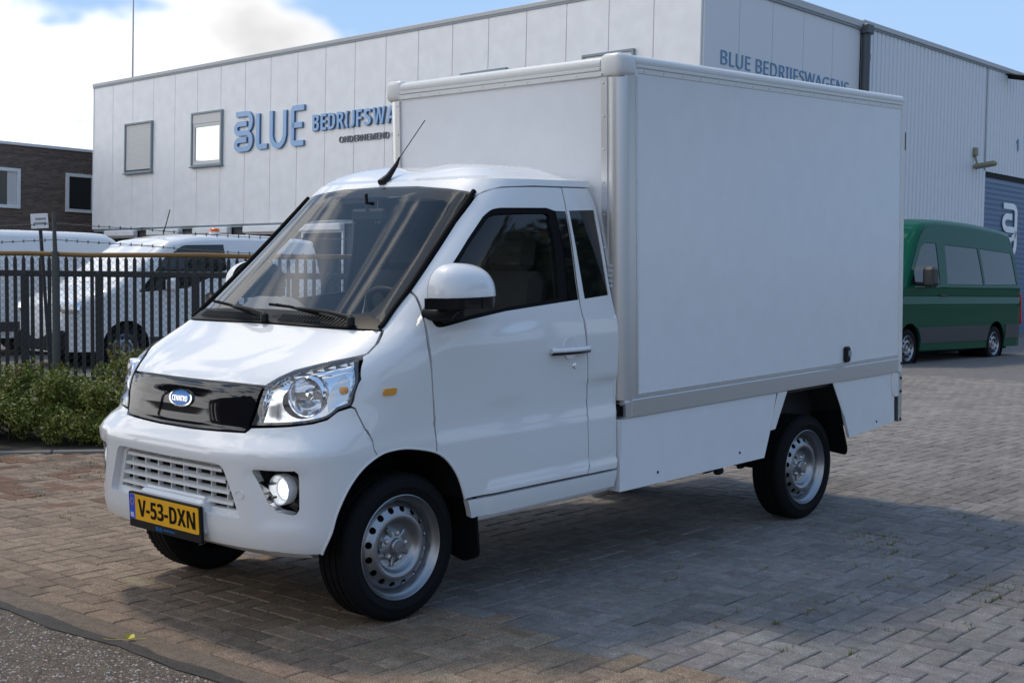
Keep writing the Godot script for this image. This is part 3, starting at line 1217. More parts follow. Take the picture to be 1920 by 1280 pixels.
	# flared lips and liners of the front wheel arches
	for s in [1.0, -1.0]:
		var lip := MB.new()
		var pts := []
		for a in arch:
			pts.append(cab(a.x * s, a.y) + Vector3(0, 0, -0.003 * s))
		lip.tube(pts, 0.006, 6)
		obj("arch_lip", lip, W, truck)
		var liner := MB.new()
		for i in arch.size() - 1:
			var p0 := cab(arch[i].x * s, arch[i].y) - Vector3(0, 0, 0.012 * s)
			var p1 := cab(arch[i + 1].x * s, arch[i + 1].y) - Vector3(0, 0, 0.012 * s)
			var q0 := Vector3(p0.x, p0.y, 0.42 * s)
			var q1 := Vector3(p1.x, p1.y, 0.42 * s)
			if s > 0:
				liner.quad(p0, p1, q1, q0)
			else:
				liner.quad(q0, q1, p1, p0)
		liner.span(Vector3(-0.46, 0.36, 0.40 * s), Vector3(0.36, 0.80, 0.42 * s))
		obj("arch_liner", liner, M["black plastic"], truck)
		var flap := MB.new()
		flap.extrude(rounded(vv([.57, .16, .57, -.30, .70, -.335, .795, -.30, .805, .10, .76, .16]), 0.03), 0.0, 0.012, Transform3D(Basis(Vector3(0, 0, s), Vector3(-0.10, 1, 0).normalized(), Vector3(-1, -0.1, 0).normalized()), Vector3(0.385, 0.50, 0)))
		obj("mud_flap", flap, M["black rubber"], truck)

	# windscreen and what frames it
	half = vv([0, 1.819, .241, 1.815, .404, 1.798, .494, 1.780, .502, 1.765, .497, 1.645, .495, 1.503, .498, 1.365, .497, 1.286, .497, 1.228, .3, 1.232, 0, 1.235])
	b = MB.new()
	b.panel(cab, sym(half), [], 0.001, 0.0, 0, 0.05)
	obj("windscreen", b, M["cab glass"], truck)
	var inner := vv([0, 1.776, .25, 1.772, .42, 1.748, .455, 1.730, .458, 1.70, .450, 1.50, .442, 1.32, .425, 1.278, .36, 1.268, .18, 1.272, 0, 1.274])
	b = MB.new()
	b.panel(cab, sym(half), [sym(inner)], -0.004, 0.0, 0, 0.05)
	obj("windscreen_border", b, M["ink black"], truck)
	for s in [1.0, -1.0]:
		var tr := MB.new()
		var pts := []
		for a in soft(vv([.510, 1.214, .508, 1.286, .512, 1.365, .509, 1.503, .514, 1.645, .530, 1.785]), 5):
			pts.append(cab(a.x * s, a.y) + Vector3(-0.003, 0.002, 0))
		tr.tube(pts, 0.0125, 8)
		obj("windscreen_trim", tr, M["black rubber"], truck)
	# scuttle grille
	half = vv([0, 1.216, .374, 1.211, .522, 1.206, .508, 1.232, .44, 1.256, .328, 1.262, .115, 1.268, 0, 1.268])
	b = MB.new()
	b.panel(cab, sym(half), [], 0.003, 0.01, 0.0, 0.03)
	var scut := obj("scuttle", b, M["black plastic"], truck)
	for k in 48:
		var s := -0.40 + k * 0.0166
		if absf(s - 0.02) < 0.04:
			continue
		var sb := MB.new()
		sb.tube([cab(s, 1.222) + Vector3(-.008, .008, 0), cab(s + 0.008, 1.246) + Vector3(-.008, .008, 0)], 0.0042, 5)
		obj("slat", sb, M["dark trim"], scut)
	wipers()
	cab_roof()
	headlights(hl)
	grille(half_grille)
	fog_lamps(fog)
	plate()
	mirrors()
	# door furniture
	for s in [1.0, -1.0]:
		var cup := MB.new()
		var hp := cab(1.935 * s, 1.063)
		cup.lathe([Vector2(0.052, 0.0), Vector2(0.050, 0.004), Vector2(0.03, 0.0015), Vector2(0.0001, 0.0)], Transform3D(Basis(Vector3(1, 0, 0), Vector3(0, 0, s), Vector3(0, -s, 0)), hp + Vector3(0.0, 0.006, 0)), 24)
		obj("handle_cup", cup, W, truck)
		var h := MB.new()
		var line := []
		for k in 9:
			var t := k / 8.0
			line.append(Vector3(0.862 + 0.262 * t, 1.064 - 0.003 * t, hp.z + s * (0.008 + 0.030 * sin(PI * clampf(t * 0.9 + 0.05, 0, 1)))))
		h.tube(line, 0.013, 8)
		var hd := obj("door_handle", h, W, truck)
		h = MB.new()
		for k in 9:
			line[k] += Vector3(0, -0.011, s * 0.003)
		h.tube(line, 0.0095, 8)
		obj("handle_strip", h, M["gloss black"], hd)
		var key := MB.new()
		key.lathe([Vector2(0.013, 0), Vector2(0.013, 0.003), Vector2(0.008, 0.005), Vector2(0.006, 0.001), Vector2(0.0001, 0.001)], Transform3D(Basis(Vector3(1, 0, 0), Vector3(0, 0, s), Vector3(0, -s, 0)), cab(2.016 * s, .984)), 16)
		obj("lock", key, M["chrome"], truck)
		var rp := MB.new()
		rp.panel(cab, rounded(rect2(.865 - .036, .955, .865 + .036, .981) if s > 0 else rect2(-.865 - .036, .955, -.865 + .036, .981), 0.012), [], 0.008, 0.008, 0, 0.02)
		obj("side_repeater", rp, M["amber"], truck)
	# aerial
	var base := Vector3(0.625, 1.862, 0.0)
	b = MB.new()
	b.tube([base + Vector3(-0.045, -0.022, 0), base + Vector3(0, 0.01, 0), base + Vector3(0.05, 0.065, 0), base + Vector3(0.075, 0.105, 0)], 0.022, 10, 0.005)
	var aer := obj("aerial_foot", b, M["black plastic"], truck)
	b = MB.new()
	b.tube([base + Vector3(0.072, 0.10, 0), base + Vector3(0.246, 0.292, 0)], 0.0024, 6)
	obj("aerial_rod", b, M["dark steel"], aer)
	interior()
	chassis()
	cargo_box()
	wheel(truck, "wheel", Vector3(0, .308, .7455), 1.0)
	wheel(truck, "wheel", Vector3(0, .308, -.7455), -1.0)
	wheel(truck, "wheel", Vector3(3.2026, .2139, .7466), 1.0)
	wheel(truck, "wheel", Vector3(3.2026, .2139, -.7466), -1.0)


func cab_roof() -> void:
	var b := MB.new()
	# the band above doors and windscreen
	var half := vv([0, 1.823, .241, 1.819, .404, 1.802, .500, 1.786, .545, 1.768, .575, 1.788, .656, 1.808, .913, 1.816, 1.144, 1.816, 1.345, 1.816, 1.33, 1.845, 0, 1.845])
	b.panel(cab, sym(half), [], 0.0, 0.02, 0.0, 0.03)
	# the crown: rings drawn in from the rim
	var n := 96
	var rings := 14
	var rim := []
	for i in n + 1:
		rim.append(cab(lerpf(-1.33, 1.33, float(i) / n), 1.845))
	var f := func(a: float, q: float) -> Vector3:
		var x := clampf(a, 0, 1) * n
		var i := clampi(int(x), 0, n - 1)
		var o: Vector3 = rim[i].lerp(rim[i + 1], x - i)
		var goal := Vector3(clampf(o.x, 1.0, 1.235), 1.845, 0)
		var p := o.lerp(goal, q)
		var d := o.distance_to(p)
		var h := 1 - pow(1 - clampf(d / 0.34, 0, 1), 2.2)
		var e := 1 - pow(1 - clampf((1.262 - p.x) / 0.16, 0, 1), 2.0)
		p.y = 1.845 + 0.082 * h * e
		# two shallow swages along the roof
		for s in [-0.22, 0.22]:
			p.y += 0.007 * exp(-pow((p.z - s) / 0.045, 2)) * ease01((p.x - 0.75) / 0.12) * e
		return p
	b.grid(f, 0.0, 1.0, n, 0.0, 1.0, rings)
	obj("roof", b, M["white paint"], truck)
	# rear wall of the cab
	b = MB.new()
	var prev := []
	for i in 13:
		var y := lerpf(0.40, 1.86, i / 12.0)
		var x := 1.332 if y < 1.7 else lerpf(1.332, 1.29, (y - 1.7) / 0.16)
		var w := cab(1.4, minf(y, 1.845)).z - 0.004
		var row := [Vector3(x, y, w), Vector3(x, y, -w)]
		if i > 0:
			b.quad(prev[0], prev[1], row[1], row[0])
		prev = row
	obj("rear_wall", b, M["white paint"], truck)
	b = MB.new()
	b.grid(func(s, t): return Vector3(lerpf(0.66, 1.20, t), 1.815 + 0.03 * sin(PI * t), s * 0.60), -1, 1, 10, 0, 1, 8)
	obj("headlining", b, M["headliner"], truck)


func wipers() -> void:
	for k in 2:
		var piv := cab(0.405, 1.226) if k == 0 else cab(0.0, 1.224)
		var elbow := cab(0.14, 1.262) if k == 0 else cab(-0.22, 1.258)
		piv += Vector3(-0.02, 0.016, 0)
		elbow += Vector3(-0.03, 0.022, 0)
		var b := MB.new()
		b.lathe([Vector2(0.018, -0.02), Vector2(0.018, 0.012), Vector2(0.012, 0.018), Vector2(0.0001, 0.019)], Transform3D(Basis(), piv), 12)
		b.tube([piv + Vector3(0, 0.012, 0), piv.lerp(elbow, 0.3) + Vector3(-0.012, 0.018, 0), piv.lerp(elbow, 0.6) + Vector3(-0.012, 0.014, 0), elbow], 0.011, 6, 0.006)
		var arm := obj("wiper_arm", b, M["black plastic"], truck)
		b = MB.new()
		var d := (elbow - piv).normalized()
		b.tube([elbow - d * 0.24 + Vector3(0.016, -0.010, 0), elbow - d * 0.1 + Vector3(0.012, -0.006, 0), elbow + d * 0.04, elbow + d * 0.20 + Vector3(0.008, -0.012, 0)], 0.007, 6)
		b.tube([elbow - d * 0.16 + Vector3(0.0, 0.004, 0), elbow, elbow + d * 0.14 + Vector3(0, -0.004, 0)], 0.006, 6)
		obj("wiper_blade", b, M["black rubber"], arm)


func headlights(hl: Array) -> void:
	for s in [1.0, -1.0]:
		var out := poly(hl if s > 0 else flip(hl))
		var inn: PackedVector2Array = Geometry2D.offset_polygon(out, -0.013)[0]
		var root := Node3D.new()
		root.name = numbered("headlight", truck)
		truck.add_child(root, true)
		var b := MB.new()
		b.panel(cab, out, [inn], 0.002, 0.02, 0.002, 0.03)
		obj("housing", b, M["gloss black"], root)
		b = MB.new()
		b.panel(cab, out, [], 0.006, 0.004, 0.003, 0.03)
		obj("lens", b, M["clear lens"], root)
		# bowl
		b = MB.new()
		b.panel(cab, inn, [poly(disc(0.51 * s, 0.962, 0.078, 0.079, 28))], -0.020, 0.0, 0.0, 0.03)
		b._rim(cab, inn if not Geometry2D.is_polygon_clockwise(inn) else inn, 0.0, 0.02)
		obj("bowl", b, M["reflector"], root)
		# main lamp: ring, dish and bulb shield facing forwards
		var c := cab(0.51 * s, 0.962)
		var axis := Vector3(-0.93, 0.0, 0.36 * s).normalized()
		var sx := axis.cross(Vector3.UP).normalized()
		var xf := Transform3D(Basis(sx, axis, sx.cross(axis)), c - axis * 0.05)
		b = MB.new()
		b.lathe([Vector2(0.082, -0.02), Vector2(0.082, 0.034), Vector2(0.079, 0.038), Vector2(0.074, 0.036), Vector2(0.071, 0.028), Vector2(0.064, 0.0), Vector2(0.052, -0.028), Vector2(0.03, -0.045), Vector2(0.0001, -0.05)], xf, 40)
		obj("main_reflector", b, M["reflector"], root)
		b = MB.new()
		b.lathe([Vector2(0.019, -0.048), Vector2(0.019, 0.012), Vector2(0.015, 0.018), Vector2(0.0001, 0.02)], xf, 20)
		obj("bulb_shield", b, M["chrome"], root)
		b = MB.new()
		b.box(Vector3(0.128, 0.006, 0.03), 0.002, Transform3D(xf.basis, xf.origin + axis * 0.0))
		obj("shield_bar", b, M["chrome"], root)
		# bright strip along the upper edge and the turn signal at the outer end
		b = MB.new()
		var strip := vv([.40, 1.036, .425, 1.056, .495, 1.079, .575, 1.099, .598, 1.088, .612, 1.066, .55, 1.052, .47, 1.043])
		b.panel(cab, poly(strip if s > 0 else flip(strip)), [], -0.012, 0.012, 0.0, 0.03)
		obj("upper_strip", b, M["chrome"], root)
		b = MB.new()
		var turn := vv([.600, 1.050, .640, 1.03, .672, .99, .676, .95, .645, .935, .605, .905, .592, .95])
		b.panel(cab, poly(turn if s > 0 else flip(turn)), [], -0.010, 0.012, 0.0, 0.03)
		obj("turn_signal", b, M["ribbed lens"], root)
		b = MB.new()
		b.lathe([Vector2(0.016, -0.01), Vector2(0.016, 0.01), Vector2(0.0001, 0.014)], Transform3D(Basis(sx, axis, sx.cross(axis)), cab(.640 * s, .985) + Vector3(0.012, 0, -0.004 * s)), 14)
		obj("turn_bulb", b, M["amber"], root)


func grille(half: Array) -> void:
	var root := Node3D.new()
	root.name = numbered("lower_grille", truck)
	truck.add_child(root, true)
	var W: Material = M["white plastic"]
	var g: PackedVector2Array = sym(half)
	var inner := sym(vv([0, .682, .25, .682, .272, .672, .318, .512, 0, .505]))
	var b := MB.new()
	b.panel(cab, g, [inner], -0.030, 0.03, 0.0, 0.03)
	obj("surround", b, W, root)
	for k in 4:
		var y := 0.664 - k * 0.043
		var w := 0.262 + k * 0.0145
		var sb := MB.new()
		var n := 20
		for i in n:
			var s0 := lerpf(-w, w, float(i) / n)
			var s1 := lerpf(-w, w, float(i + 1) / n)
			var p0 := cab(s0, y) + Vector3(0.026, 0, 0)
			var p1 := cab(s1, y) + Vector3(0.026, 0, 0)
			var u := Vector3(0.0, 0.0060, 0)
			var d := Vector3(0.040, 0.004, 0)
			sb.quad(p0 - u, p1 - u, p1 + u, p0 + u)
			sb.quad(p0 + u, p1 + u, p1 + u + d, p0 + u + d)
			sb.quad(p0 - u + d, p1 - u + d, p1 - u, p0 - u)
		obj("slat", sb, W, root)
	for k in 8:
		var s := -0.2625 + k * 0.075
		var sb := MB.new()
		var p := cab(s, 0.595)
		sb.span(p + Vector3(0.048, -0.105, -0.0035), p + Vector3(0.070, 0.088, 0.0035), 0.001)
		obj("upright", sb, W, root)
	b = MB.new()
	b.span(Vector3(-0.50, 0.44, -0.46), Vector3(-0.44, 0.76, 0.46))
	obj("radiator", b, M["black plastic"], root)
	# towing eye cover
	b = MB.new()
	b.panel(cab, disc(0.352, .585, .017, .017, 20), [disc(0.352, .585, .0145, .0145, 20)], 0.0022, 0.004, 0, 0.02)
	obj("tow_cover", b, M["white paint"], truck)


func fog_lamps(fog: Array) -> void:
	for s in [1.0, -1.0]:
		var root := Node3D.new()
		root.name = numbered("fog_lamp", truck)
		truck.add_child(root, true)
		var b := MB.new()
		b.panel(cab, poly(fog if s > 0 else flip(fog)), [], -0.085, 0.0, 0.0, 0.03)
		var pf := poly(fog if s > 0 else flip(fog))
		if not Geometry2D.is_polygon_clockwise(pf):
			pf.reverse()
		b._rim(cab, pf, 0.0, 0.086)
		for y in [0.632, 0.578]:
			b.span(Vector3(-0.545, y - 0.004, s * 0.540), Vector3(-0.515, y + 0.004, s * 0.60))
		obj("pod", b, M["gloss black"], root)
		var c := Vector3(-0.516, 0.609, 0.622 * s)
		var axis := Vector3(-1, 0, 0.05 * s).normalized()
		var sx := axis.cross(Vector3.UP).normalized()
		var xf := Transform3D(Basis(sx, axis, sx.cross(axis)), c)
		b = MB.new()
		b.lathe([Vector2(0.060, -0.035), Vector2(0.061, 0.004), Vector2(0.059, 0.008), Vector2(0.055, 0.006), Vector2(0.052, -0.004), Vector2(0.045, -0.028)], xf, 36)
		obj("bezel", b, M["white plastic"], root)
		b = MB.new()
		b.lathe([Vector2(0.048, -0.030), Vector2(0.046, -0.024), Vector2(0.041, -0.022), Vector2(0.040, -0.026)], xf, 36)
		obj("lens_ring", b, M["chrome"], root)
		b = MB.new()
		b.lathe([Vector2(0.041, -0.026), Vector2(0.03, -0.022), Vector2(0.0001, -0.021)], xf, 30)
		obj("lamp_glass", b, M["lit lamp"], root)
		for k in 6:
			var a := TAU * k / 6
			var d := xf.basis * Vector3(cos(a) * 0.022, -0.022, sin(a) * 0.022)
			var lb := MB.new()
			lb.lathe([Vector2(0.008, 0), Vector2(0.007, 0.003), Vector2(0.0001, 0.005)], Transform3D(xf.basis, c + d), 10)
			obj("diode", lb, M["diode"], root)
		var l := OmniLight3D.new()
		l.name = "fog_light" if s > 0 else "fog_light_001"
		l.light_energy = 0.0008
		l.light_size = 0.03
		l.light_color = Color(0.96, 0.98, 1.0)
		l.omni_range = 20.0
		l.omni_attenuation = 2.0
		l.shadow_enabled = true
		l.position = c + axis * 0.02
		root.add_child(l)


func plate() -> void:
	var root := Node3D.new()
	root.name = numbered("number_plate", truck)
	truck.add_child(root, true)
	# local x to the right as seen from the front
	var xf := Transform3D(Basis(Vector3(0, 0, 1), Vector3(0, 1, 0), Vector3(-1, 0, 0)), Vector3(-0.648, 0.452, 0))
	xf.basis = xf.basis * Basis(Vector3.RIGHT, 0.02)
	root.transform = xf
	var b := MB.new()
	b.extrude(rounded(rect2(-.268, -.088, .268, .062), .006), -0.014, 0.0)
	obj("holder", b, M["black plastic"], root)
	b = MB.new()
	b.extrude(rounded(rect2(-.258, -.053, .258, .055), .008), 0.0005, 0.003)
	obj("plate", b, M["plate yellow"], root)
	b = MB.new()
	b.extrude(rounded(rect2(-.2575, -.0525, -.216, .0545), .007), 0.003, 0.0036)
	obj("blue_band", b, M["plate blue"], root)
	words("plate_letters", "V-53-DXN", "Droid Sans", 700, Vector3(.425, .074, .002), M["ink black"], root, Transform3D(Basis(), Vector3(.023, .001, .0040)))
	words("country_letters", "NL", "Droid Sans", 700, Vector3(.026, .020, .001), M["ink white"], root, Transform3D(Basis(), Vector3(-.237, -.034, .0042)))
	for k in 12:
		var a := TAU * k / 12
		b = MB.new()
		b.extrude(disc(-.237 + .013 * cos(a), .022 + .013 * sin(a), .0022, .0022, 5), 0.0036, 0.0042)
		obj("star", b, M["plate yellow"], root)
	words("dealer_letters", "BLUE", "Droid Sans", 400, Vector3(.045, .016, .001), M["badge blue"], root, Transform3D(Basis(), Vector3(-.04, -.072, .0008)))
	words("dealer_letters", "BEDRIJFSWAGENS", "Droid Sans", 400, Vector3(.085, .008, .001), M["badge blue"], root, Transform3D(Basis(), Vector3(.036, -.072, .0008)))
	# the white bracket behind the plate
	b = MB.new()
	b.span(Vector3(-.205, -.060, -0.09), Vector3(.262, .082, -0.016), 0.012)
	b.span(Vector3(-.19, .078, -0.10), Vector3(.245, .094, -0.04), 0.006)
	obj("bracket", b, M["white paint"], root)


func mirrors() -> void:
	# both mirrors are folded back along the doors
	for s in [1.0, -1.0]:
		var root := Node3D.new()
		root.name = numbered("door_mirror", truck)
		truck.add_child(root, true)
		var c := Vector3(0.262, 1.335, 0.815) if s > 0 else Vector3(0.42, 1.335, -0.785)
		var e := 2.5
		var dome := func(w: float, t: float) -> Vector3:
			var sn := sin(w)
			var cs := cos(w)
			var k := pow(pow(absf(cs), e) + pow(absf(sn), e), -1.0 / e)
			var r := pow(sin(t * PI / 2), 2.0 / e)
			return c + Vector3((0.170 + 0.012 * cs) * r * k * cs, 0.140 * r * k * sn, s * 0.135 * pow(maxf(cos(t * PI / 2), 0.0), 2.0 / e))
		var b := MB.new()
		var n := 30
		var m := 12
		for i in n:
			for j in m:
				var a0 := PI * i / n
				var a1 := PI * (i + 1) / n
				var t0 := float(j) / m
				var t1 := float(j + 1) / m
				if s > 0:
					b.quad(dome.call(a0, t0), dome.call(a0, t1), dome.call(a1, t1), dome.call(a1, t0))
				else:
					b.quad(dome.call(a1, t0), dome.call(a1, t1), dome.call(a0, t1), dome.call(a0, t0))
		smooth(b)
		obj("shell", b, M["white paint"], root)
		b = MB.new()
		var edge := []
		for k in 25:
			var u := lerpf(-1, 1, k / 24.0)
			edge.append(Vector2(c.x + u * 0.176, 0.137 * pow(maxf(0, 1 - pow(absf(u), e)), 1.0 / e)))
		edge.append(Vector2(c.x + 0.176, 0.0))
		edge.append(Vector2(c.x - 0.176, 0.0))
		# plan of the lower shell: local x along the truck, local y outwards
		b.extrude(poly(edge), -0.045, 0.0, Transform3D(Basis(Vector3(1, 0, 0), Vector3(0, 0, s), Vector3(0, 1, 0)), Vector3(0, c.y - 0.001, c.z)))
		obj("lower_shell", b, M["gloss black"], root)
		b = MB.new()
		var rim := []
		for k in 25:
			rim.append(dome.call(PI * k / 24.0, 1.0) - Vector3(0, 0, 0.002 * s))
		var foot: Vector3 = c + Vector3(0, 0.0, -0.002 * s)
		for k in 24:
			if s > 0:
				b.tri(foot, rim[k + 1], rim[k])
			else:
				b.tri(foot, rim[k], rim[k + 1])
		obj("glass", b, M["mirror glass"], root)
		b = MB.new()
		b.tube([Vector3(0.15, 1.268, 0.745 * s), Vector3(0.17, 1.262, 0.80 * s), Vector3(0.19, 1.272, 0.85 * s), Vector3(0.20, 1.30, 0.875 * s)], 0.026, 10, 0.03)
		obj("arm", b, M["black plastic"], root)
		b = MB.new()
		var base := vv([.70, 1.25, .80, 1.222, .96, 1.238, .92, 1.252, .80, 1.272, .70, 1.36, .645, 1.44, .635, 1.40, .65, 1.31])
		b.panel(cab, poly(base if s > 0 else flip(base)), [], 0.006, 0.012, 0, 0.03)
		obj("mount", b, M["black plastic"], root)


# shared vertices take one averaged normal
func smooth(b: MB) -> void:
	var sum := {}
	for i in b.v.size():
		var k := b.v[i].snapped(Vector3.ONE * 0.0004)
		sum[k] = sum.get(k, Vector3.ZERO) + b.n[i]
	for i in b.v.size():
		b.n[i] = (sum[b.v[i].snapped(Vector3.ONE * 0.0004)] as Vector3).normalized()


func interior() -> void:
	var root := Node3D.new()
	root.name = "cabin"
	truck.add_child(root, true)
	var b := MB.new()
	b.span(Vector3(0.42, 0.42, -0.74), Vector3(1.33, 0.48, 0.74))
	b.span(Vector3(-0.40, 0.62, -0.38), Vector3(0.42, 0.66, 0.38))
	b.span(Vector3(0.45, 0.48, -0.74), Vector3(1.33, 0.78, 0.74))
	obj("floor", b, M["lining"], root)
	# dashboard: a swept section with a hood over the dials
	b = MB.new()
	var f := func(z: float, t: float) -> Vector3:
		var hood := exp(-pow((z - 0.36) / 0.20, 4)) * 0.085
		var prof := [Vector2(-0.06, 1.205), Vector2(0.06, 1.222), Vector2(0.17, 1.228 + hood), Vector2(0.25, 1.222 + hood), Vector2(0.27, 1.18 + hood * 0.6), Vector2(0.24, 1.08), Vector2(0.26, 0.92), Vector2(0.22, 0.75)]
		var x := clampf(t, 0, 1) * (prof.size() - 1)
		var i := clampi(int(x), 0, prof.size() - 2)
		var q: Vector2 = prof[i].lerp(prof[i + 1], x - i)
		return Vector3(q.x, q.y, -z)
	b.grid(f, -0.68, 0.68, 40, 0, 1, 28)
	# the sheet runs the other way round on z
	var g := func(z: float, t: float) -> Vector3: return f.call(-z, t) * Vector3(1, 1, -1) if false else f.call(z, t)
	obj("dashboard", b, M["dash grey"], root)
	# steering wheel
	var c := Vector3(0.385, 1.225, 0.36)
	var ax := Vector3(0.72, 0.70, 0).normalized()
	var sx := Vector3(0, 0, 1)
	var sy := ax.cross(sx).normalized()
	b = MB.new()
	var pts := []
	for k in 41:
		var a := TAU * k / 40
		pts.append(c + (sx * cos(a) + sy * sin(a)) * 0.185)
	b.tube(pts, 0.015, 8)
	for a in [0.15, PI - 0.15, -PI / 2]:
		b.tube([c - ax * 0.03, c + (sx * cos(a) + sy * sin(a)) * 0.18], 0.014, 6)
	b.lathe([Vector2(0.06, -0.04), Vector2(0.06, 0.0), Vector2(0.04, 0.012), Vector2(0.0001, 0.014)], Transform3D(Basis(sx, ax, sx.cross(ax)), c - ax * 0.02), 20)
	b.tube([c - ax * 0.04, c - ax * 0.35], 0.03, 8)
	obj("steering_wheel", b, M["black plastic"], root)
	for z in [-0.38, 0.36]:
		var seat := Node3D.new()
		seat.name = numbered("seat", root)
		root.add_child(seat, true)
		b = MB.new()
		b.box(Vector3(0.50, 0.14, 0.50), 0.05, Transform3D(Basis(Vector3.BACK, 0.10), Vector3(0.72, 0.86, z)))
		obj("cushion", b, M["seat cloth"], seat)
		b = MB.new()
		var tip := Basis(Vector3.BACK, -0.20)
		b.box(Vector3(0.13, 0.52, 0.50), 0.05, Transform3D(tip, Vector3(1.02, 1.16, z)))
		obj("backrest", b, M["seat cloth"], seat)
		b = MB.new()
		b.box(Vector3(0.10, 0.20, 0.29), 0.045, Transform3D(tip, Vector3(1.105, 1.50, z)))
		for s in [-0.06, 0.06]:
			b.tube([Vector3(1.07, 1.36, z + s), Vector3(1.09, 1.45, z + s)], 0.006, 6)
		obj("head_restraint", b, M["seat cloth"], seat)
	# belt, inner mirror, sun visors, dark rear trim
	b = MB.new()
	b.span(Vector3(1.18, 0.5, -0.66), Vector3(1.20, 1.80, 0.66))
	obj("rear_trim", b, M["lining"], root)
	b = MB.new()
	b.box(Vector3(0.025, 0.06, 0.21), 0.012, Transform3D(Basis(Vector3.UP, 0.15), Vector3(0.50, 1.69, 0.0)))
	b.tube([Vector3(0.49, 1.71, 0), Vector3(0.485, 1.79, 0)], 0.008, 6)
	obj("inner_mirror", b, M["black plastic"], root)
	for z in [-0.3, 0.3]:
		b = MB.new()
		b.box(Vector3(0.15, 0.018, 0.40), 0.008, Transform3D(Basis(Vector3.BACK, 0.25), Vector3(0.66, 1.775, z)))
		obj("sun_visor", b, M["headliner"], root)
	for s in [1.0, -1.0]:
		b = MB.new()
		b.tube([Vector3(1.12, 1.66, 0.64 * s), Vector3(1.10, 1.35, 0.69 * s), Vector3(1.08, 0.85, 0.72 * s)], 0.018, 6)
		obj("belt", b, M["black rubber"], root)


func chassis() -> void:
	var b := MB.new()
	for s in [-0.36, 0.36]:
		b.span(Vector3(-0.35, 0.30, s - 0.04), Vector3(4.15, 0.42, s + 0.04), 0.01)
	b.span(Vector3(0.55, 0.20, -0.52), Vector3(2.35, 0.44, 0.30), 0.03)
	b.span(Vector3(-0.42, 0.34, -0.45), Vector3(0.42, 0.56, 0.45), 0.03)
	b.tube([Vector3(0, 0.27, -0.70), Vector3(0, 0.27, 0.70)], 0.035, 8)
	b.span(Vector3(1.4, 0.44, -0.60), Vector3(4.15, 0.69, 0.60), 0.01)
	obj("chassis", b, M["dark steel"], truck)
	b = MB.new()
	b.tube([Vector3(3.2, 0.214, -0.70), Vector3(3.2, 0.214, 0.70)], 0.045, 10)
	b.lathe([Vector2(0.0001, -0.14), Vector2(0.09, -0.11), Vector2(0.135, 0.0), Vector2(0.09, 0.11), Vector2(0.0001, 0.14)], Transform3D(Basis(Vector3.RIGHT, PI / 2), Vector3(3.2, 0.23, 0.05)), 20)
	b.span(Vector3(2.85, 0.15, -0.12), Vector3(3.1, 0.33, 0.22), 0.03)
	for s in [-0.48, 0.48]:
		for k in 4:
			b.box(Vector3(1.15 - k * 0.22, 0.012, 0.06), 0.002, Transform3D(Basis(Vector3.BACK, 0.0), Vector3(3.2, 0.27 + k * 0.013, s)))
		b.span(Vector3(3.15, 0.14, s - 0.05), Vector3(3.25, 0.34, s + 0.05), 0.01)
		b.tube([Vector3(2.70, 0.22, s), Vector3(2.62, 0.40, s)], 0.03, 8)
		b.tube([Vector3(3.02, 0.20, s - 0.06), Vector3(2.92, 0.55, s - 0.08)], 0.025, 8)
	obj("rear_axle", b, M["dark steel"], truck)
	b = MB.new()
	for s in [1.0, -1.0]:
		b.span(Vector3(0.40, 0.345, 0.72 * s - 0.03), Vector3(1.36, 0.385, 0.72 * s + 0.03), 0.006)
	obj("underbody_rail", b, M["white paint"], truck)
	for s in [1.0, -1.0]:
		for k in [[2.62, 0.05], [3.50, -0.06]]:
			pass
		b = MB.new()
		b.extrude(rounded(vv([.56, .52, .56, .285, .80, .255, .812, .30, .80, .55]), 0.02), 0.0, 0.01, Transform3D(Basis(Vector3(0, 0, s), Vector3(-0.32, 1, 0).normalized(), Vector3(-1, -0.32, 0).normalized()), Vector3(3.68, 0, 0)))
		obj("mud_flap", b, M["black rubber"], truck)
		# box shaped wheel arch of sheet metal
		b = MB.new()
		b.quad(Vector3(3.41, .70, .80 * s), Vector3(3.60, .42, .80 * s), Vector3(3.60, .42, .45 * s), Vector3(3.41, .70, .45 * s))
		b.quad(Vector3(2.80, .70, .80 * s), Vector3(2.80, .70, .45 * s), Vector3(2.66, .44, .45 * s), Vector3(2.66, .44, .80 * s))
		b.span(Vector3(2.80, .682, .45 * s), Vector3(3.42, .692, .80 * s))
		b.span(Vector3(2.70, .40, .44 * s), Vector3(3.55, .69, .45 * s))
		obj("wheel_box", b, M["dark steel"], truck)


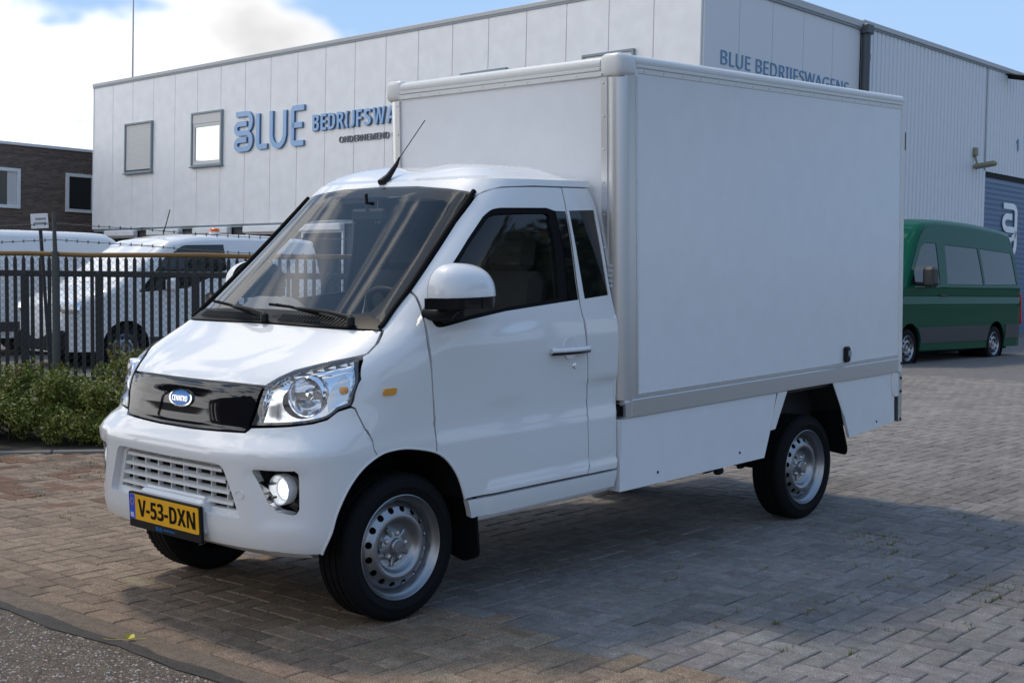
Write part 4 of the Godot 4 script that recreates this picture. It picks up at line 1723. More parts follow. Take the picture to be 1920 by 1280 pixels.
func cargo_box() -> void:
	var root := Node3D.new()
	root.name = "cargo_box"
	truck.add_child(root, true)
	var A: Material = M["aluminium"]
	var W: Material = M["box white"]
	var x0 := 1.355
	var x1 := 4.222
	var zl := 0.8231
	var zo := 0.826
	var y0 := 0.8138
	var yt := 2.377
	# panels
	var names := {}
	for s in [1.0, -1.0]:
		var b := MB.new()
		b.span(Vector3(1.40, .76, (zl - 0.04) * s), Vector3(x1 - 0.01, 2.41, zl * s), 0.002)
		obj("side_panel", b, W, root)
		# bottom rail: flat strip above, channel below
		b = MB.new()
		b.span(Vector3(1.500, .790, (zl - 0.01) * s), Vector3(4.196, .8138, (zl + 0.004) * s), 0.001)
		b.span(Vector3(1.435, .7015, (zl - 0.05) * s), Vector3(4.196, .790, (zl + 0.010) * s), 0.004)
		obj("bottom_rail", b, A, root)
		var pts := []
		for k in 17:
			pts.append(Vector3(1.554 + k * 0.1612, .801, (zl + 0.004) * s))
		rivets("rail_rivets", pts, Vector3(0, 0, s), 0.005, A, root)
		# top rail: rounded tube and a riveted strip below it
		b = MB.new()
		b.span(Vector3(1.50, 2.358, (zl - 0.01) * s), Vector3(4.205, 2.381, (zl + 0.003) * s), 0.001)
		obj("top_strip", b, M["trim white"], root)
		b = MB.new()
		b.tube([Vector3(1.48, 2.414, (zl - 0.026) * s), Vector3(4.236, 2.414, (zl - 0.026) * s)], 0.031, 24)
		b.span(Vector3(1.49, 2.383, (zl - 0.055) * s), Vector3(4.236, 2.40, (zl + 0.006) * s), 0.003)
		obj("top_rail", b, M["trim white"], root)
		pts = []
		for k in 17:
			pts.append(Vector3(1.545 + k * 0.1590, 2.370, (zl + 0.003) * s))
		rivets("top_rivets", pts, Vector3(0, 0, s), 0.005, A, root)
		# upright at the front corner: quarter round with a strip on each side
		b = MB.new()
		var c := Vector3(1.432, 0, 0.752 * s)
		var f := func(a: float, y: float) -> Vector3:
			var w := a * PI / 2
			return Vector3(c.x - cos(w) * 0.074, y, c.z + s * sin(w) * 0.078)
		if s > 0:
			b.grid(f, 0, 1, 14, .79, 2.335, 1)
		else:
			b.grid(f, 1, 0, 14, .79, 2.335, 1)
		b.span(Vector3(1.352, .79, 0.752 * s), Vector3(1.364, 2.335, 0.716 * s))
		b.span(Vector3(1.430, .79, (zl - 0.01) * s), Vector3(1.478, 2.345, (zo + 0.002) * s), 0.001)
		b.span(Vector3(1.481, .79, (zl - 0.01) * s), Vector3(1.497, 2.345, (zo + 0.002) * s), 0.001)
		obj("corner_post", b, A, root)
		pts = []
		for k in 10:
			pts.append(Vector3(1.352, .90 + k * 0.1565, 0.730 * s))
		rivets("post_rivets", pts, Vector3(-1, 0, 0), 0.0065, A, root)
		pts = []
		for k in 10:
			pts.append(Vector3(1.489, .90 + k * 0.1565, (zo + 0.002) * s))
		rivets("strip_rivets", pts, Vector3(0, 0, s), 0.004, A, root)
		# moulded cap on the top corner
		b = MB.new()
		soft_box(b, Vector3(0.146, 0.116, 0.132), 0.034, Transform3D(Basis(), Vector3(1.421, 2.3905, 0.7665 * s)))
		obj("corner_cap", b, M["trim white"], root)
		# open end of the bottom channel
		b = MB.new()
		b.span(Vector3(1.372, .703, 0.74 * s), Vector3(1.435, .7085, 0.831 * s))
		b.span(Vector3(1.372, .772, 0.74 * s), Vector3(1.435, .778, 0.831 * s))
		b.span(Vector3(1.39, .708, 0.815 * s), Vector3(1.435, .772, 0.831 * s))
		obj("rail_end", b, A, root)
		# skirts
		b = MB.new()
		var t := Transform3D(Basis.from_scale(Vector3(1, 1, s)), Vector3.ZERO)
		b.extrude(poly(vv([1.360, .3480, 2.637, .350, 2.699, .497, 2.760, .700, 1.360, .700])), (zl - 0.018), zl, Transform3D(Basis(), Vector3.ZERO) if s > 0 else Transform3D(Basis(), Vector3(0, 0, -2 * zl + 0.018)))
		b.span(Vector3(1.352, .348, (zl - 0.09) * s), Vector3(1.362, .700, zl * s))
		obj("skirt", b, W, root)
		b = MB.new()
		b.extrude(poly(vv([3.415, .700, 3.455, .700, 3.522, .497, 3.590, .350, 4.163, .388, 4.155, .545, 4.125, .560, 4.102, .700])), (zl - 0.018), zl, Transform3D() if s > 0 else Transform3D(Basis(), Vector3(0, 0, -2 * zl + 0.018)))
		obj("skirt", b, W, root)
		for q in [[vv([2.690, .497, 2.742, .499, 2.866, .703, 2.768, .703]), 0.0], [vv([3.375, .703, 3.455, .703, 3.527, .495, 3.510, .490]), 0.0]]:
			b = MB.new()
			b.extrude(poly(q[0]), zl + 0.001, zl + 0.005, Transform3D() if s > 0 else Transform3D(Basis(), Vector3(0, 0, -2 * zl - 0.006)))
			obj("arch_flange", b, M["white paint"], root)
		pts = [Vector3(1.656, .404, zl * s), Vector3(2.392, .409, zl * s), Vector3(3.927, .412, zl * s)]
		rivets("skirt_bolts", pts, Vector3(0, 0, s), 0.008, M["dark steel"], root)
		# plate and upright at the tail
		b = MB.new()
		b.extrude(rounded(vv([4.106, .70, 4.122, .565, 4.16, .546, 4.204, .547, 4.199, .70]), 0.02), zl + 0.002, zl + 0.008, Transform3D() if s > 0 else Transform3D(Basis(), Vector3(0, 0, -2 * zl - 0.010)))
		obj("tail_plate", b, M["white paint"], root)
		b = MB.new()
		b.span(Vector3(4.200, .70, (zl - 0.03) * s), Vector3(4.250, 2.384, (zl + 0.005) * s), 0.003)
		obj("rear_post", b, M["trim white"], root)
		b = MB.new()
		b.span(Vector3(4.214, .380, (zl - 0.03) * s), Vector3(4.256, .698, (zl + 0.004) * s), 0.003)
		obj("rear_leg", b, A, root)
		pts = []
		for k in 12:
			pts.append(Vector3(4.207, .83 + k * 0.135, (zl + 0.007) * s))
		rivets("rear_rivets", pts, Vector3(0, 0, s), 0.004, A, root)
		pts = [Vector3(4.237, .755, (zl + 0.007) * s), Vector3(4.237, .66, (zl + 0.004) * s), Vector3(4.237, .575, (zl + 0.004) * s), Vector3(4.237, .395, (zl + 0.004) * s)]
		rivets("rear_bolts", pts, Vector3(0, 0, s), 0.011, M["dark steel"], root)
		b = MB.new()
		b.span(Vector3(4.150, .38, (zl - 0.10) * s), Vector3(4.214, .49, (zl - 0.03) * s), 0.006)
		obj("light_bracket", b, M["black plastic"], root)
		# latch of the side flap and hinge at the back
		b = MB.new()
		b.box(Vector3(0.058, 0.095, 0.026), 0.010, Transform3D(Basis(), Vector3(3.527, .862, (zl + 0.012) * s)))
		var la := obj("latch", b, M["black plastic"], root)
		b = MB.new()
		b.box(Vector3(0.030, 0.034, 0.012), 0.003, Transform3D(Basis(), Vector3(3.534, .868, (zl + 0.026) * s)))
		obj("latch_window", b, M["trim slate"], la)
		b = MB.new()
		b.span(Vector3(4.256, 2.105, (zl - 0.02) * s), Vector3(4.276, 2.220, zl * s), 0.004)
		obj("hinge", b, M["dark steel"], root)
	var b := MB.new()
	b.span(Vector3(1.365, .76, -0.735), Vector3(1.40, 2.40, 0.735), 0.001)
	obj("front_panel", b, W, root)
	b = MB.new()
	b.span(Vector3(1.352, 2.342, -0.72), Vector3(1.372, 2.366, 0.72), 0.001)
	obj("front_strip", b, M["trim white"], root)
	b = MB.new()
	b.tube([Vector3(1.382, 2.402, -0.71), Vector3(1.382, 2.402, 0.71)], 0.031, 24)
	b.span(Vector3(1.349, 2.368, -0.71), Vector3(1.40, 2.385, 0.71), 0.003)
	obj("front_rail", b, M["trim white"], root)
	var pts := []
	for k in 10:
		pts.append(Vector3(1.352, 2.354, -0.715 + k * 0.1593))
	rivets("front_rivets", pts, Vector3(-1, 0, 0), 0.005, A, root)
	b = MB.new()
	b.span(Vector3(1.39, 2.425, -0.79), Vector3(4.22, 2.438, 0.79), 0.004)
	obj("box_roof", b, W, root)
	b = MB.new()
	b.span(Vector3(4.19, .72, -0.79), Vector3(4.225, 2.43, 0.79), 0.003)
	obj("rear_doors", b, W, root)
	b = MB.new()
	b.span(Vector3(1.38, .70, -0.78), Vector3(4.20, .76, 0.78))
	obj("box_floor", b, M["dark steel"], root)
	for k in 5:
		b = MB.new()
		b.span(Vector3(1.352, 1.335 + k * 0.024, 0.64), Vector3(1.366, 1.350 + k * 0.024, 0.775), 0.002)
		obj("vent_slat", b, M["trim grey"], root)


# a box whose edges and corners are rounded with radius r
func soft_box(b: MB, size: Vector3, r: float, xf: Transform3D) -> void:
	var h := size / 2.0 - Vector3.ONE * r
	var n := 18
	var m := 36
	var base := b.v.size()
	for j in n + 1:
		for i in m + 1:
			var la := PI * (float(j) / n - 0.5)
			var lo := TAU * i / m
			var d := Vector3(cos(la) * cos(lo), sin(la), cos(la) * sin(lo))
			var c := Vector3(signf(d.x) * h.x if absf(d.x) > 1e-4 else 0.0, signf(d.y) * h.y if absf(d.y) > 1e-4 else 0.0, signf(d.z) * h.z if absf(d.z) > 1e-4 else 0.0)
			b.p(xf * (c + d * r), (xf.basis * d).normalized())
	for j in n:
		for i in m:
			var k := base + j * (m + 1) + i
			b.q(k, k + m + 1, k + m + 2, k + 1)


# ---------------------------------------------------------------- buildings
const BT := [-0.0230, -0.0075, -0.0068]
const FX := 18.0
const CZ := -10.667


func site() -> Transform3D:
	return Transform3D(Basis(Vector3.UP, BT[1]) * Basis(Vector3.BACK, BT[0]) * Basis(Vector3.RIGHT, BT[2]), Vector3.ZERO)


func strokes(b: MB, lines: Array, r: float, z0: float, z1: float, xf: Transform3D) -> void:
	for l in lines:
		for g in Geometry2D.offset_polyline(PackedVector2Array(l), r, Geometry2D.JOIN_ROUND, Geometry2D.END_ROUND):
			if not Geometry2D.is_polygon_clockwise(g):
				b.extrude(g, z0, z1, xf)


func arc(cx: float, cy: float, rx: float, ry: float, a0: float, a1: float, k := 10) -> Array:
	var o := []
	for i in k + 1:
		var a := deg_to_rad(lerpf(a0, a1, float(i) / k))
		o.append(Vector2(cx + rx * cos(a), cy + ry * sin(a)))
	return o


# a frame round an opening in the plane (u, v) of xf
func frame_of(b: MB, u0: float, v0: float, u1: float, v1: float, w: float, z0: float, z1: float, xf: Transform3D) -> void:
	for q in [[u0, v0, u1, v0 + w], [u0, v1 - w, u1, v1], [u0, v0 + w, u0 + w, v1 - w], [u1 - w, v0 + w, u1, v1 - w]]:
		b.box(Vector3(q[2] - q[0], q[3] - q[1], z1 - z0), 0.004, xf * Transform3D(Basis(), Vector3((q[0] + q[2]) / 2, (q[1] + q[3]) / 2, (z0 + z1) / 2)))


func facade_window(root: Node3D, xf: Transform3D, u0: float, v0: float, u1: float, v1: float, shut: bool) -> void:
	var w := Node3D.new()
	w.name = numbered("window", root)
	root.add_child(w, true)
	var b := MB.new()
	frame_of(b, u0, v0, u1, v1, 0.055, -0.02, 0.075, xf)
	b.box(Vector3(u1 - u0 + 0.06, 0.03, 0.12), 0.004, xf * Transform3D(Basis(), Vector3((u0 + u1) / 2, v0 - 0.012, 0.06)))
	obj("frame", b, M["trim slate"], w)
	b = MB.new()
	if shut:
		var n := 20
		for k in n:
			var y := lerpf(v0 + 0.09, v1 - 0.06, (k + 0.5) / n)
			b.box(Vector3(u1 - u0 - 0.11, (v1 - v0 - 0.15) / n * 0.97, 0.02), 0.006, xf * Transform3D(Basis(), Vector3((u0 + u1) / 2, y, 0.02)))
		obj("roller_shutter", b, M["blind"], w)
		b = MB.new()
		b.box(Vector3(u1 - u0 - 0.11, 0.04, 0.03), 0.004, xf * Transform3D(Basis(), Vector3((u0 + u1) / 2, v0 + 0.085, 0.025)))
		obj("shutter_rail", b, M["dark trim"], w)
	else:
		frame_of(b, u0 + 0.055, v0 + 0.055, u1 - 0.055, v1 - 0.32, 0.10, -0.01, 0.03, xf)
		b.box(Vector3(u1 - u0 - 0.11, 0.27, 0.05), 0.006, xf * Transform3D(Basis(), Vector3((u0 + u1) / 2, v1 - 0.19, 0.02)))
		obj("sash", b, M["blind"], w)
		b = MB.new()
		b.box(Vector3(u1 - u0 - 0.28, v1 - v0 - 0.55, 0.01), 0.0, xf * Transform3D(Basis(), Vector3((u0 + u1) / 2, (v0 + v1 - 0.27) / 2, 0.002)))
		obj("pane", b, M["bright pane"], w)


func office() -> void:
	var base := site()
	var root := thing("office_building", "white panelled office building with raised blue letters, behind the box truck", "building", base)
	# the long front looks along -x; u runs to the right as seen, v upwards
	var fx := Transform3D(Basis(Vector3(0, 0, 1), Vector3(0, 1, 0), Vector3(-1, 0, 0)), Vector3(FX, 0, 0))
	var wx := Transform3D(Basis(), Vector3(0, 0, CZ))
	var b := MB.new()
	b.span(Vector3(FX + 0.06, -0.9, -34.24), Vector3(24.18, 7.70, CZ - 0.06))
	obj("core", b, M["joint dark"], root)
	# front panels
	var edge := -34.30
	var step := (CZ - edge) / 20.0
	for k in 20:
		b = MB.new()
		b.box(Vector3(step - 0.012, 7.70 - 3.16, 0.06), 0.008, fx * Transform3D(Basis(), Vector3(edge + (k + 0.5) * step, (7.70 + 3.16) / 2, 0.03)))
		obj("panel", b, M["facade white"], root)
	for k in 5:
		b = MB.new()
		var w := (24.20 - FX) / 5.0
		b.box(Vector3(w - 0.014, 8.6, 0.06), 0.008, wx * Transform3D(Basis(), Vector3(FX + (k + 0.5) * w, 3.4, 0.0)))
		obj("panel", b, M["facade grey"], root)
	b = MB.new()
	b.box(Vector3(0.05, 4.54, 0.05), 0.006, Transform3D(Basis(), Vector3(FX - 0.052, 5.43, edge - 0.0)))
	obj("corner_trim", b, M["facade white"], root)
	b = MB.new()
	b.span(Vector3(FX - 0.10, 7.70, edge - 0.04), Vector3(FX + 0.10, 7.80, CZ + 0.02), 0.01)
	b.span(Vector3(FX + 0.10, 7.70, CZ - 0.1), Vector3(24.22, 7.86, CZ + 0.09), 0.01)
	obj("coping", b, M["trim grey"], root)
	b = MB.new()
	b.span(Vector3(FX - 0.085, 7.655, edge - 0.03), Vector3(FX + 0.1, 7.70, CZ + 0.02))
	b.span(Vector3(FX + 0.1, 7.655, CZ - 0.1), Vector3(24.20, 7.70, CZ + 0.07))
	obj("drip_edge", b, M["trim slate"], root)
	b = MB.new()
	b.span(Vector3(FX, 7.66, edge), Vector3(24.2, 7.72, CZ))
	obj("roof", b, M["roof dark"], root)
	var fw := fx * Transform3D(Basis(), Vector3(0, 0, 0.062))
	facade_window(root, fw, -32.31, 4.84, -30.75, 6.38, true)
	facade_window(root, fw, -28.61, 4.86, -27.06, 6.42, false)
	facade_window(root, fw, -17.42, 4.9, -15.93, 6.46, true)
	facade_window(root, fw, -13.70, 4.9, -12.30, 6.48, false)
	# ground floor: glazing between dark piers, awning cases above
	b = MB.new()
	b.span(Vector3(FX - 0.02, 3.08, edge), Vector3(FX + 0.05, 3.16, CZ))
	obj("soffit", b, M["trim slate"], root)
	for k in 8:
		var u0 := -33.45 + k * 2.5
		var aw := MB.new()
		aw.box(Vector3(1.75, 0.19, 0.20), 0.03, fx * Transform3D(Basis(), Vector3(u0 + 0.9, 3.0, 0.08)))
		obj("awning_case", aw, M["facade white"], root)
		var gw := MB.new()
		gw.box(Vector3(1.7, 2.1, 0.02), 0.0, fx * Transform3D(Basis(), Vector3(u0 + 0.9, 1.85, 0.0)))
		var win := obj("window", gw, M["window glass"], root)
		var fr := MB.new()
		frame_of(fr, u0 + 0.03, 0.78, u0 + 1.77, 2.92, 0.06, 0.0, 0.05, fx)
		obj("frame", fr, M["facade white"], win)
	# raised letters on the front
	var sets := {
		"B": [[Vector2(-26.36, 6.20), Vector2(-25.86, 6.20)] + arc(-25.86, 5.97, .22, .23, 90, -70, 10), [Vector2(-25.86, 5.93), Vector2(-26.20, 5.93)] + arc(-26.22, 5.80, .15, .13, 90, 270, 8) + [Vector2(-25.95, 5.67)] + arc(-25.86, 5.45, .22, .22, 80, -90, 10) + [Vector2(-26.22, 5.23)] + arc(-26.22, 5.355, .15, .125, 270, 90, 8) + [Vector2(-25.86, 5.48)]],
		"L": [[Vector2(-25.33, 6.16), Vector2(-25.33, 5.34)] + arc(-25.27, 5.34, .06, .09, 180, 270, 5) + [Vector2(-24.90, 5.25)]],
		"U": [[Vector2(-24.72, 6.18), Vector2(-24.72, 5.55)] + arc(-24.42, 5.55, .30, .33, 180, 360, 14) + [Vector2(-24.12, 6.16)]],
		"E": [[Vector2(-23.28, 6.17), Vector2(-23.72, 6.17)] + arc(-23.72, 6.08, .06, .09, 90, 180, 5) + [Vector2(-23.78, 5.33)] + arc(-23.72, 5.33, .06, .09, 180, 270, 5) + [Vector2(-23.30, 5.24)], [Vector2(-23.78, 5.72), Vector2(-23.36, 5.72)]],
	}
	for key in sets:
		var c := MB.new()
		strokes(c, sets[key], 0.072, 0.115, 0.13, fx)
		var face := obj("letter", c, M["letter blue"], root)
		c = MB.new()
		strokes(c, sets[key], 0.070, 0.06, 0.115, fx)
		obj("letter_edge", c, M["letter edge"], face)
	var x := -22.92
	var wide := {"B": .27, "E": .23, "D": .29, "R": .29, "I": .075, "J": .19, "F": .22, "S": .27, "W": .46, "A": .33, "G": .30, "N": .29}
	for ch in "BEDRIJFSWAGENS":
		var wd: float = wide[ch]
		words("letter", ch, "Droid Sans", 700, Vector3(wd, .42, .012), M["letter blue"], root, fx * Transform3D(Basis(), Vector3(x + wd / 2, 5.72, 0.124)))
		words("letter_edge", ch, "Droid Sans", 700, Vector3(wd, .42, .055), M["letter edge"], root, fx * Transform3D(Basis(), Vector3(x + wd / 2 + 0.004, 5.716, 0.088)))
		x += wd + 0.072
	words("lettering", "ONDERNEMEND O", "Droid Sans", 400, Vector3(2.2, .16, .04), M["letter grey"], root, fx * Transform3D(Basis(), Vector3(-20.75, 5.22, 0.08)))
	# flat letters on the short side
	words("lettering", "BLUE BEDRIJFSWAGENS", "Droid Sans", 400, Vector3(5.12, .36, .012), M["sign blue"], root, wx * Transform3D(Basis(), Vector3(21.15, 6.19, 0.04)))
	var pp := MB.new()
	pp.tube([Vector3(24.31, -0.6, CZ + 0.12), Vector3(24.31, 7.58, CZ + 0.12)], 0.10, 12)
	pp.span(Vector3(24.16, 7.56, CZ + 0.02), Vector3(24.46, 7.78, CZ + 0.24), 0.02)
	obj("downpipe", pp, M["pipe"], root)
	var ms := MB.new()
	ms.tube([Vector3(FX + 0.6, 7.7, -33.1), Vector3(FX + 0.6, 10.2, -33.1), Vector3(FX + 0.6, 12.4, -33.1)], 0.03, 6, 0.012)
	obj("mast", ms, M["trim grey"], root)


func hall() -> void:
	var base := site()
	var root := thing("workshop_hall", "pale ribbed metal workshop hall with blue shutter door, behind the green van", "building", base)
	var b := MB.new()
	b.span(Vector3(24.25, -1.2, -30), Vector3(62, 7.72, CZ - 0.05))
	obj("core", b, M["joint dark"], root)
	# ribbed sheets on both sides of the door and above it
	var wall := MB.new()
	var x := 24.24
	var bays := [[24.24, 31.05, -1.2], [31.05, 35.4, 4.97], [35.4, 60.0, -1.2]]
	for bay in bays:
		x = bay[0]
		while x < bay[1] - 0.01:
			var x1: float = minf(x + 0.2, bay[1])
			var y0: float = bay[2]
			var z := CZ
			wall.quad(Vector3(x, y0, z + 0.03), Vector3(x + 0.135, y0, z + 0.03), Vector3(x + 0.135, 7.78, z + 0.03), Vector3(x, 7.78, z + 0.03))
			wall.quad(Vector3(x + 0.135, y0, z + 0.03), Vector3(x + 0.15, y0, z), Vector3(x + 0.15, 7.78, z), Vector3(x + 0.135, 7.78, z + 0.03))
			wall.quad(Vector3(x + 0.15, y0, z), Vector3(x1 - 0.015, y0, z), Vector3(x1 - 0.015, 7.78, z), Vector3(x + 0.15, 7.78, z))
			wall.quad(Vector3(x1 - 0.015, y0, z), Vector3(x1, y0, z + 0.03), Vector3(x1, 7.78, z + 0.03), Vector3(x1 - 0.015, 7.78, z))
			x += 0.2
	obj("cladding", wall, M["cladding"], root)
	b = MB.new()
	b.span(Vector3(24.24, 7.78, CZ - 0.2), Vector3(60, 7.90, CZ + 0.09), 0.01)
	obj("eaves_trim", b, M["trim grey"], root)
	b = MB.new()
	b.span(Vector3(24.24, 7.74, CZ - 0.1), Vector3(60, 7.78, CZ + 0.06))
	obj("drip_edge", b, M["trim slate"], root)
	b = MB.new()
	b.span(Vector3(24.3, 7.72, -30), Vector3(60, 7.76, CZ - 0.2))
	obj("roof", b, M["roof dark"], root)
	# sectional door
	var door := Node3D.new()
	door.name = "shutter_door"
	root.add_child(door, true)
	b = MB.new()
	b.span(Vector3(31.05, 4.83, CZ - 0.04), Vector3(35.4, 4.97, CZ + 0.0))
	obj("lintel", b, M["ink black"], door)
	for k in 38:
		var y := 4.83 - k * 0.1425
		b = MB.new()
		b.span(Vector3(31.05, y - 0.128, CZ - 0.10), Vector3(35.4, y, CZ - 0.03), 0.004)
		b.span(Vector3(31.05, y - 0.141, CZ - 0.10), Vector3(35.4, y - 0.128, CZ - 0.045))
		obj("slat", b, M["door blue"] if k > 0 else M["door ridge"], door)
		b = MB.new()
		b.span(Vector3(31.06, y - 0.016, CZ - 0.03), Vector3(35.4, y - 0.002, CZ - 0.018), 0.003)
		obj("ridge", b, M["door ridge"], door)
	var wx := Transform3D(Basis(), Vector3(0, 0, CZ))
	b = MB.new()
	strokes(b, [[Vector2(32.52, 4.13), Vector2(33.12, 4.13)] + arc(33.12, 3.95, .25, .18, 90, 0, 6) + [Vector2(33.37, 3.45)] + arc(33.12, 3.45, .25, .2, 0, -90, 6), [Vector2(33.10, 3.84), Vector2(32.78, 3.84)] + arc(32.78, 3.66, .24, .18, 90, 270, 10) + [Vector2(33.30, 3.48)], [Vector2(33.10, 3.18), Vector2(32.78, 3.18)] + arc(32.78, 3.0, .24, .18, 90, 270, 10) + [Vector2(33.12, 2.82)] + arc(33.12, 3.05, .25, .23, 270, 360, 6) + [Vector2(33.37, 3.45)]], 0.085, -0.010, 0.004, wx)
	obj("door_mark", b, M["facade white"], door)
	words("door_number", "1", "Droid Sans", 700, Vector3(.16, .34, .012), M["sign blue"], root, wx * Transform3D(Basis(), Vector3(33.20, 5.87, 0.04)))
	# wall lamp and camera
	b = MB.new()
	b.box(Vector3(0.16, 0.22, 0.10), 0.02, wx * Transform3D(Basis(), Vector3(30.42, 5.42, 0.08)))
	b.tube([Vector3(30.42, 5.32, CZ + 0.06), Vector3(30.42, 5.05, CZ + 0.15)], 0.03, 8)
	b.box(Vector3(0.20, 0.14, 0.62), 0.05, wx * Transform3D(Basis(Vector3.RIGHT, -0.12), Vector3(30.45, 5.06, 0.34)))
	obj("wall_lamp", b, M["lamp case"], root)
	b = MB.new()
	b.box(Vector3(0.16, 0.14, 0.50), 0.03, wx * Transform3D(Basis(Vector3.RIGHT, 0.2), Vector3(32.3, 7.62, 0.34)))
	b.tube([Vector3(32.3, 7.74, CZ), Vector3(32.3, 7.66, CZ + 0.2)], 0.03, 6)
	obj("camera_housing", b, M["ink black"], root)
	b = MB.new()
	b.box(Vector3(0.06, 0.16, 0.05), 0.01, wx * Transform3D(Basis(), Vector3(24.60, 7.08, 0.05)))
	obj("wall_bracket", b, M["dark steel"], root)


func brick_block() -> void:
	var base := site()
	var zb := -37.0
	var root := thing("brick_building", "low brown brick building with white framed windows, left of the white office", "building", base)
	# plan: front looks along +z
	var at := Transform3D(Basis(), Vector3(0, 0, zb))
	var top := 5.90
	var b := MB.new()
	var u0 := 4.0
	var u1 := 26.0
	b.quad(Vector3(u0, -0.6, zb), Vector3(u1, -0.6, zb), Vector3(u1, top, zb), Vector3(u0, top, zb))
	b.quad(Vector3(u0, -0.6, zb - 8), Vector3(u0, -0.6, zb), Vector3(u0, top, zb), Vector3(u0, top, zb - 8))
	for i in 4:
		b.uv[i] = Vector2(b.v[i].x / 0.88, -b.v[i].y / 1.04)
		b.uv[i + 4] = Vector2(b.v[i + 4].z / 0.88, -b.v[i + 4].y / 1.04)
	obj("wall", b, M["brown brick"], root)
	b = MB.new()
	b.span(Vector3(u0 - 0.05, top, zb - 8), Vector3(u1, top + 0.10, zb + 0.06), 0.01)
	obj("roof_edge", b, M["facade white"], root)
	for k in 5:
		var c := 10.14 + k * 2.985
		var w := Node3D.new()
		w.name = numbered("window", root)
		root.add_child(w, true)
		b = MB.new()
		frame_of(b, c - 0.69, 3.83, c + 0.69, 5.14, 0.11, 0.0, 0.07, at)
		obj("frame", b, M["facade white"], w)
		b = MB.new()
		b.span(Vector3(c - 0.59, 3.93, zb + 0.0), Vector3(c + 0.59, 5.04, zb + 0.02))
		obj("pane", b, M["window glass"], w)
		for j in 7:
			b = MB.new()
			b.span(Vector3(c - 0.58 + j * 0.165, 3.94, zb + 0.022), Vector3(c - 0.58 + j * 0.165 + 0.163, 5.03, zb + 0.03), 0.003)
			if j > 4 or j < 1 and k % 2 == 0:
				obj("curtain", b, M["blind"], w)


# what stands behind the camera and shows in paint and glass
func across_the_road() -> void:
	var spots := [[Vector3(-19, 0, -15.5), 0.60, 15.0, 8.0], [Vector3(-30, 0, 6), 0.1, 14.0, 7.5]]
	var lb := ["gabled brick house with a chimney across the road, behind trees", "wide brick house across the road, facing the yard entrance"]
	for k in 2:
		var s: Array = spots[k]
		var root := thing("house", lb[k], "house", Transform3D(Basis(Vector3.UP, s[1]), s[0]))
		var b := MB.new()
		var w: float = s[2]
		var d: float = s[3]
		b.span(Vector3(-d / 2, -0.3, -w / 2), Vector3(d / 2, 4.6, w / 2))
		obj("wall", b, M["house brick"], root)
		b = MB.new()
		b.extrude(PackedVector2Array([Vector2(-d / 2 - 0.3, 4.5), Vector2(d / 2 + 0.3, 4.5), Vector2(0, 8.0)]), -w / 2 - 0.2, w / 2 + 0.2)
		var rf := obj("roof", b, M["roof dark"], root)
		b = MB.new()
		b.span(Vector3(-0.4, 6.5, w * 0.2), Vector3(0.4, 9.0, w * 0.2 + 0.9))
		obj("chimney", b, M["house brick"], rf)
		for j in 3:
			b = MB.new()
			b.span(Vector3(d / 2, 1.0, -w / 2 + 1.2 + j * w / 3), Vector3(d / 2 + 0.04, 2.5, -w / 2 + 2.6 + j * w / 3))
			obj("window", b, M["window glass"], root)
	var trees := [[Vector3(-11.5, 0, -19), 9.0], [Vector3(-27, 0, -4), 9.5], [Vector3(13.5, -0.1, 17.5), 9.0], [Vector3(18.5, -0.2, 16.5), 11.0], [Vector3(25, -0.3, 16), 12.5], [Vector3(8, 0, 21), 6.5], [Vector3(0, 0, 30), 8.0]]
	var tl := ["slender leafy tree beside the gabled house across the road", "broad leafy tree between the two houses across the road", "round dark tree on the far side of the yard, second of its row",
		"tall dark tree on the far side of the yard, third of its row", "low dark tree at the far end of the row beside the yard", "small tree at the near end of the row beside the yard", "large tree behind the photographer's standpoint by the road"]
	for k in trees.size():
		tree(trees[k][0], trees[k][1], tl[k], 100 + k)


func leaf_mesh(l: float, w: float) -> ArrayMesh:
	var b := MB.new()
	b.tri(Vector3(0, 0, 0), Vector3(w, 0, l * 0.45), Vector3(0, 0.1 * l, l))
	b.tri(Vector3(0, 0, 0), Vector3(0, 0.1 * l, l), Vector3(-w, 0, l * 0.45))
	return b.mesh()


func tree(p: Vector3, h: float, label: String, sd: int) -> void:
	rng.seed = sd
	var root := thing("tree", label, "tree", Transform3D(Basis(), p), "trees around the yard")
	var b := MB.new()
	b.tube([Vector3(0, -0.1, 0), Vector3(0.1, h * 0.3, 0.05), Vector3(0, h * 0.62, 0)], 0.20, 8, 0.09)
	var hubs := []
	for k in 16:
		var a := rng.randf() * TAU
		var e := rng.randf_range(-0.2, 1.3)
		var r := h * rng.randf_range(0.16, 0.33)
		var c := Vector3(cos(a) * cos(e) * r, h * 0.62 + sin(e) * r * 1.1, sin(a) * cos(e) * r)
		hubs.append([c, h * rng.randf_range(0.10, 0.16)])
		b.tube([Vector3(0, h * rng.randf_range(0.32, 0.55), 0), c * Vector3(0.5, 0.9, 0.5), c], 0.06, 5, 0.02)
	obj("trunk", b, M["bark"], root)
	scatter("crown", hubs, 5200, leaf_mesh(0.30, 0.12), M["tree leaf"], root, Color(0.035, 0.06, 0.015), 0.35)


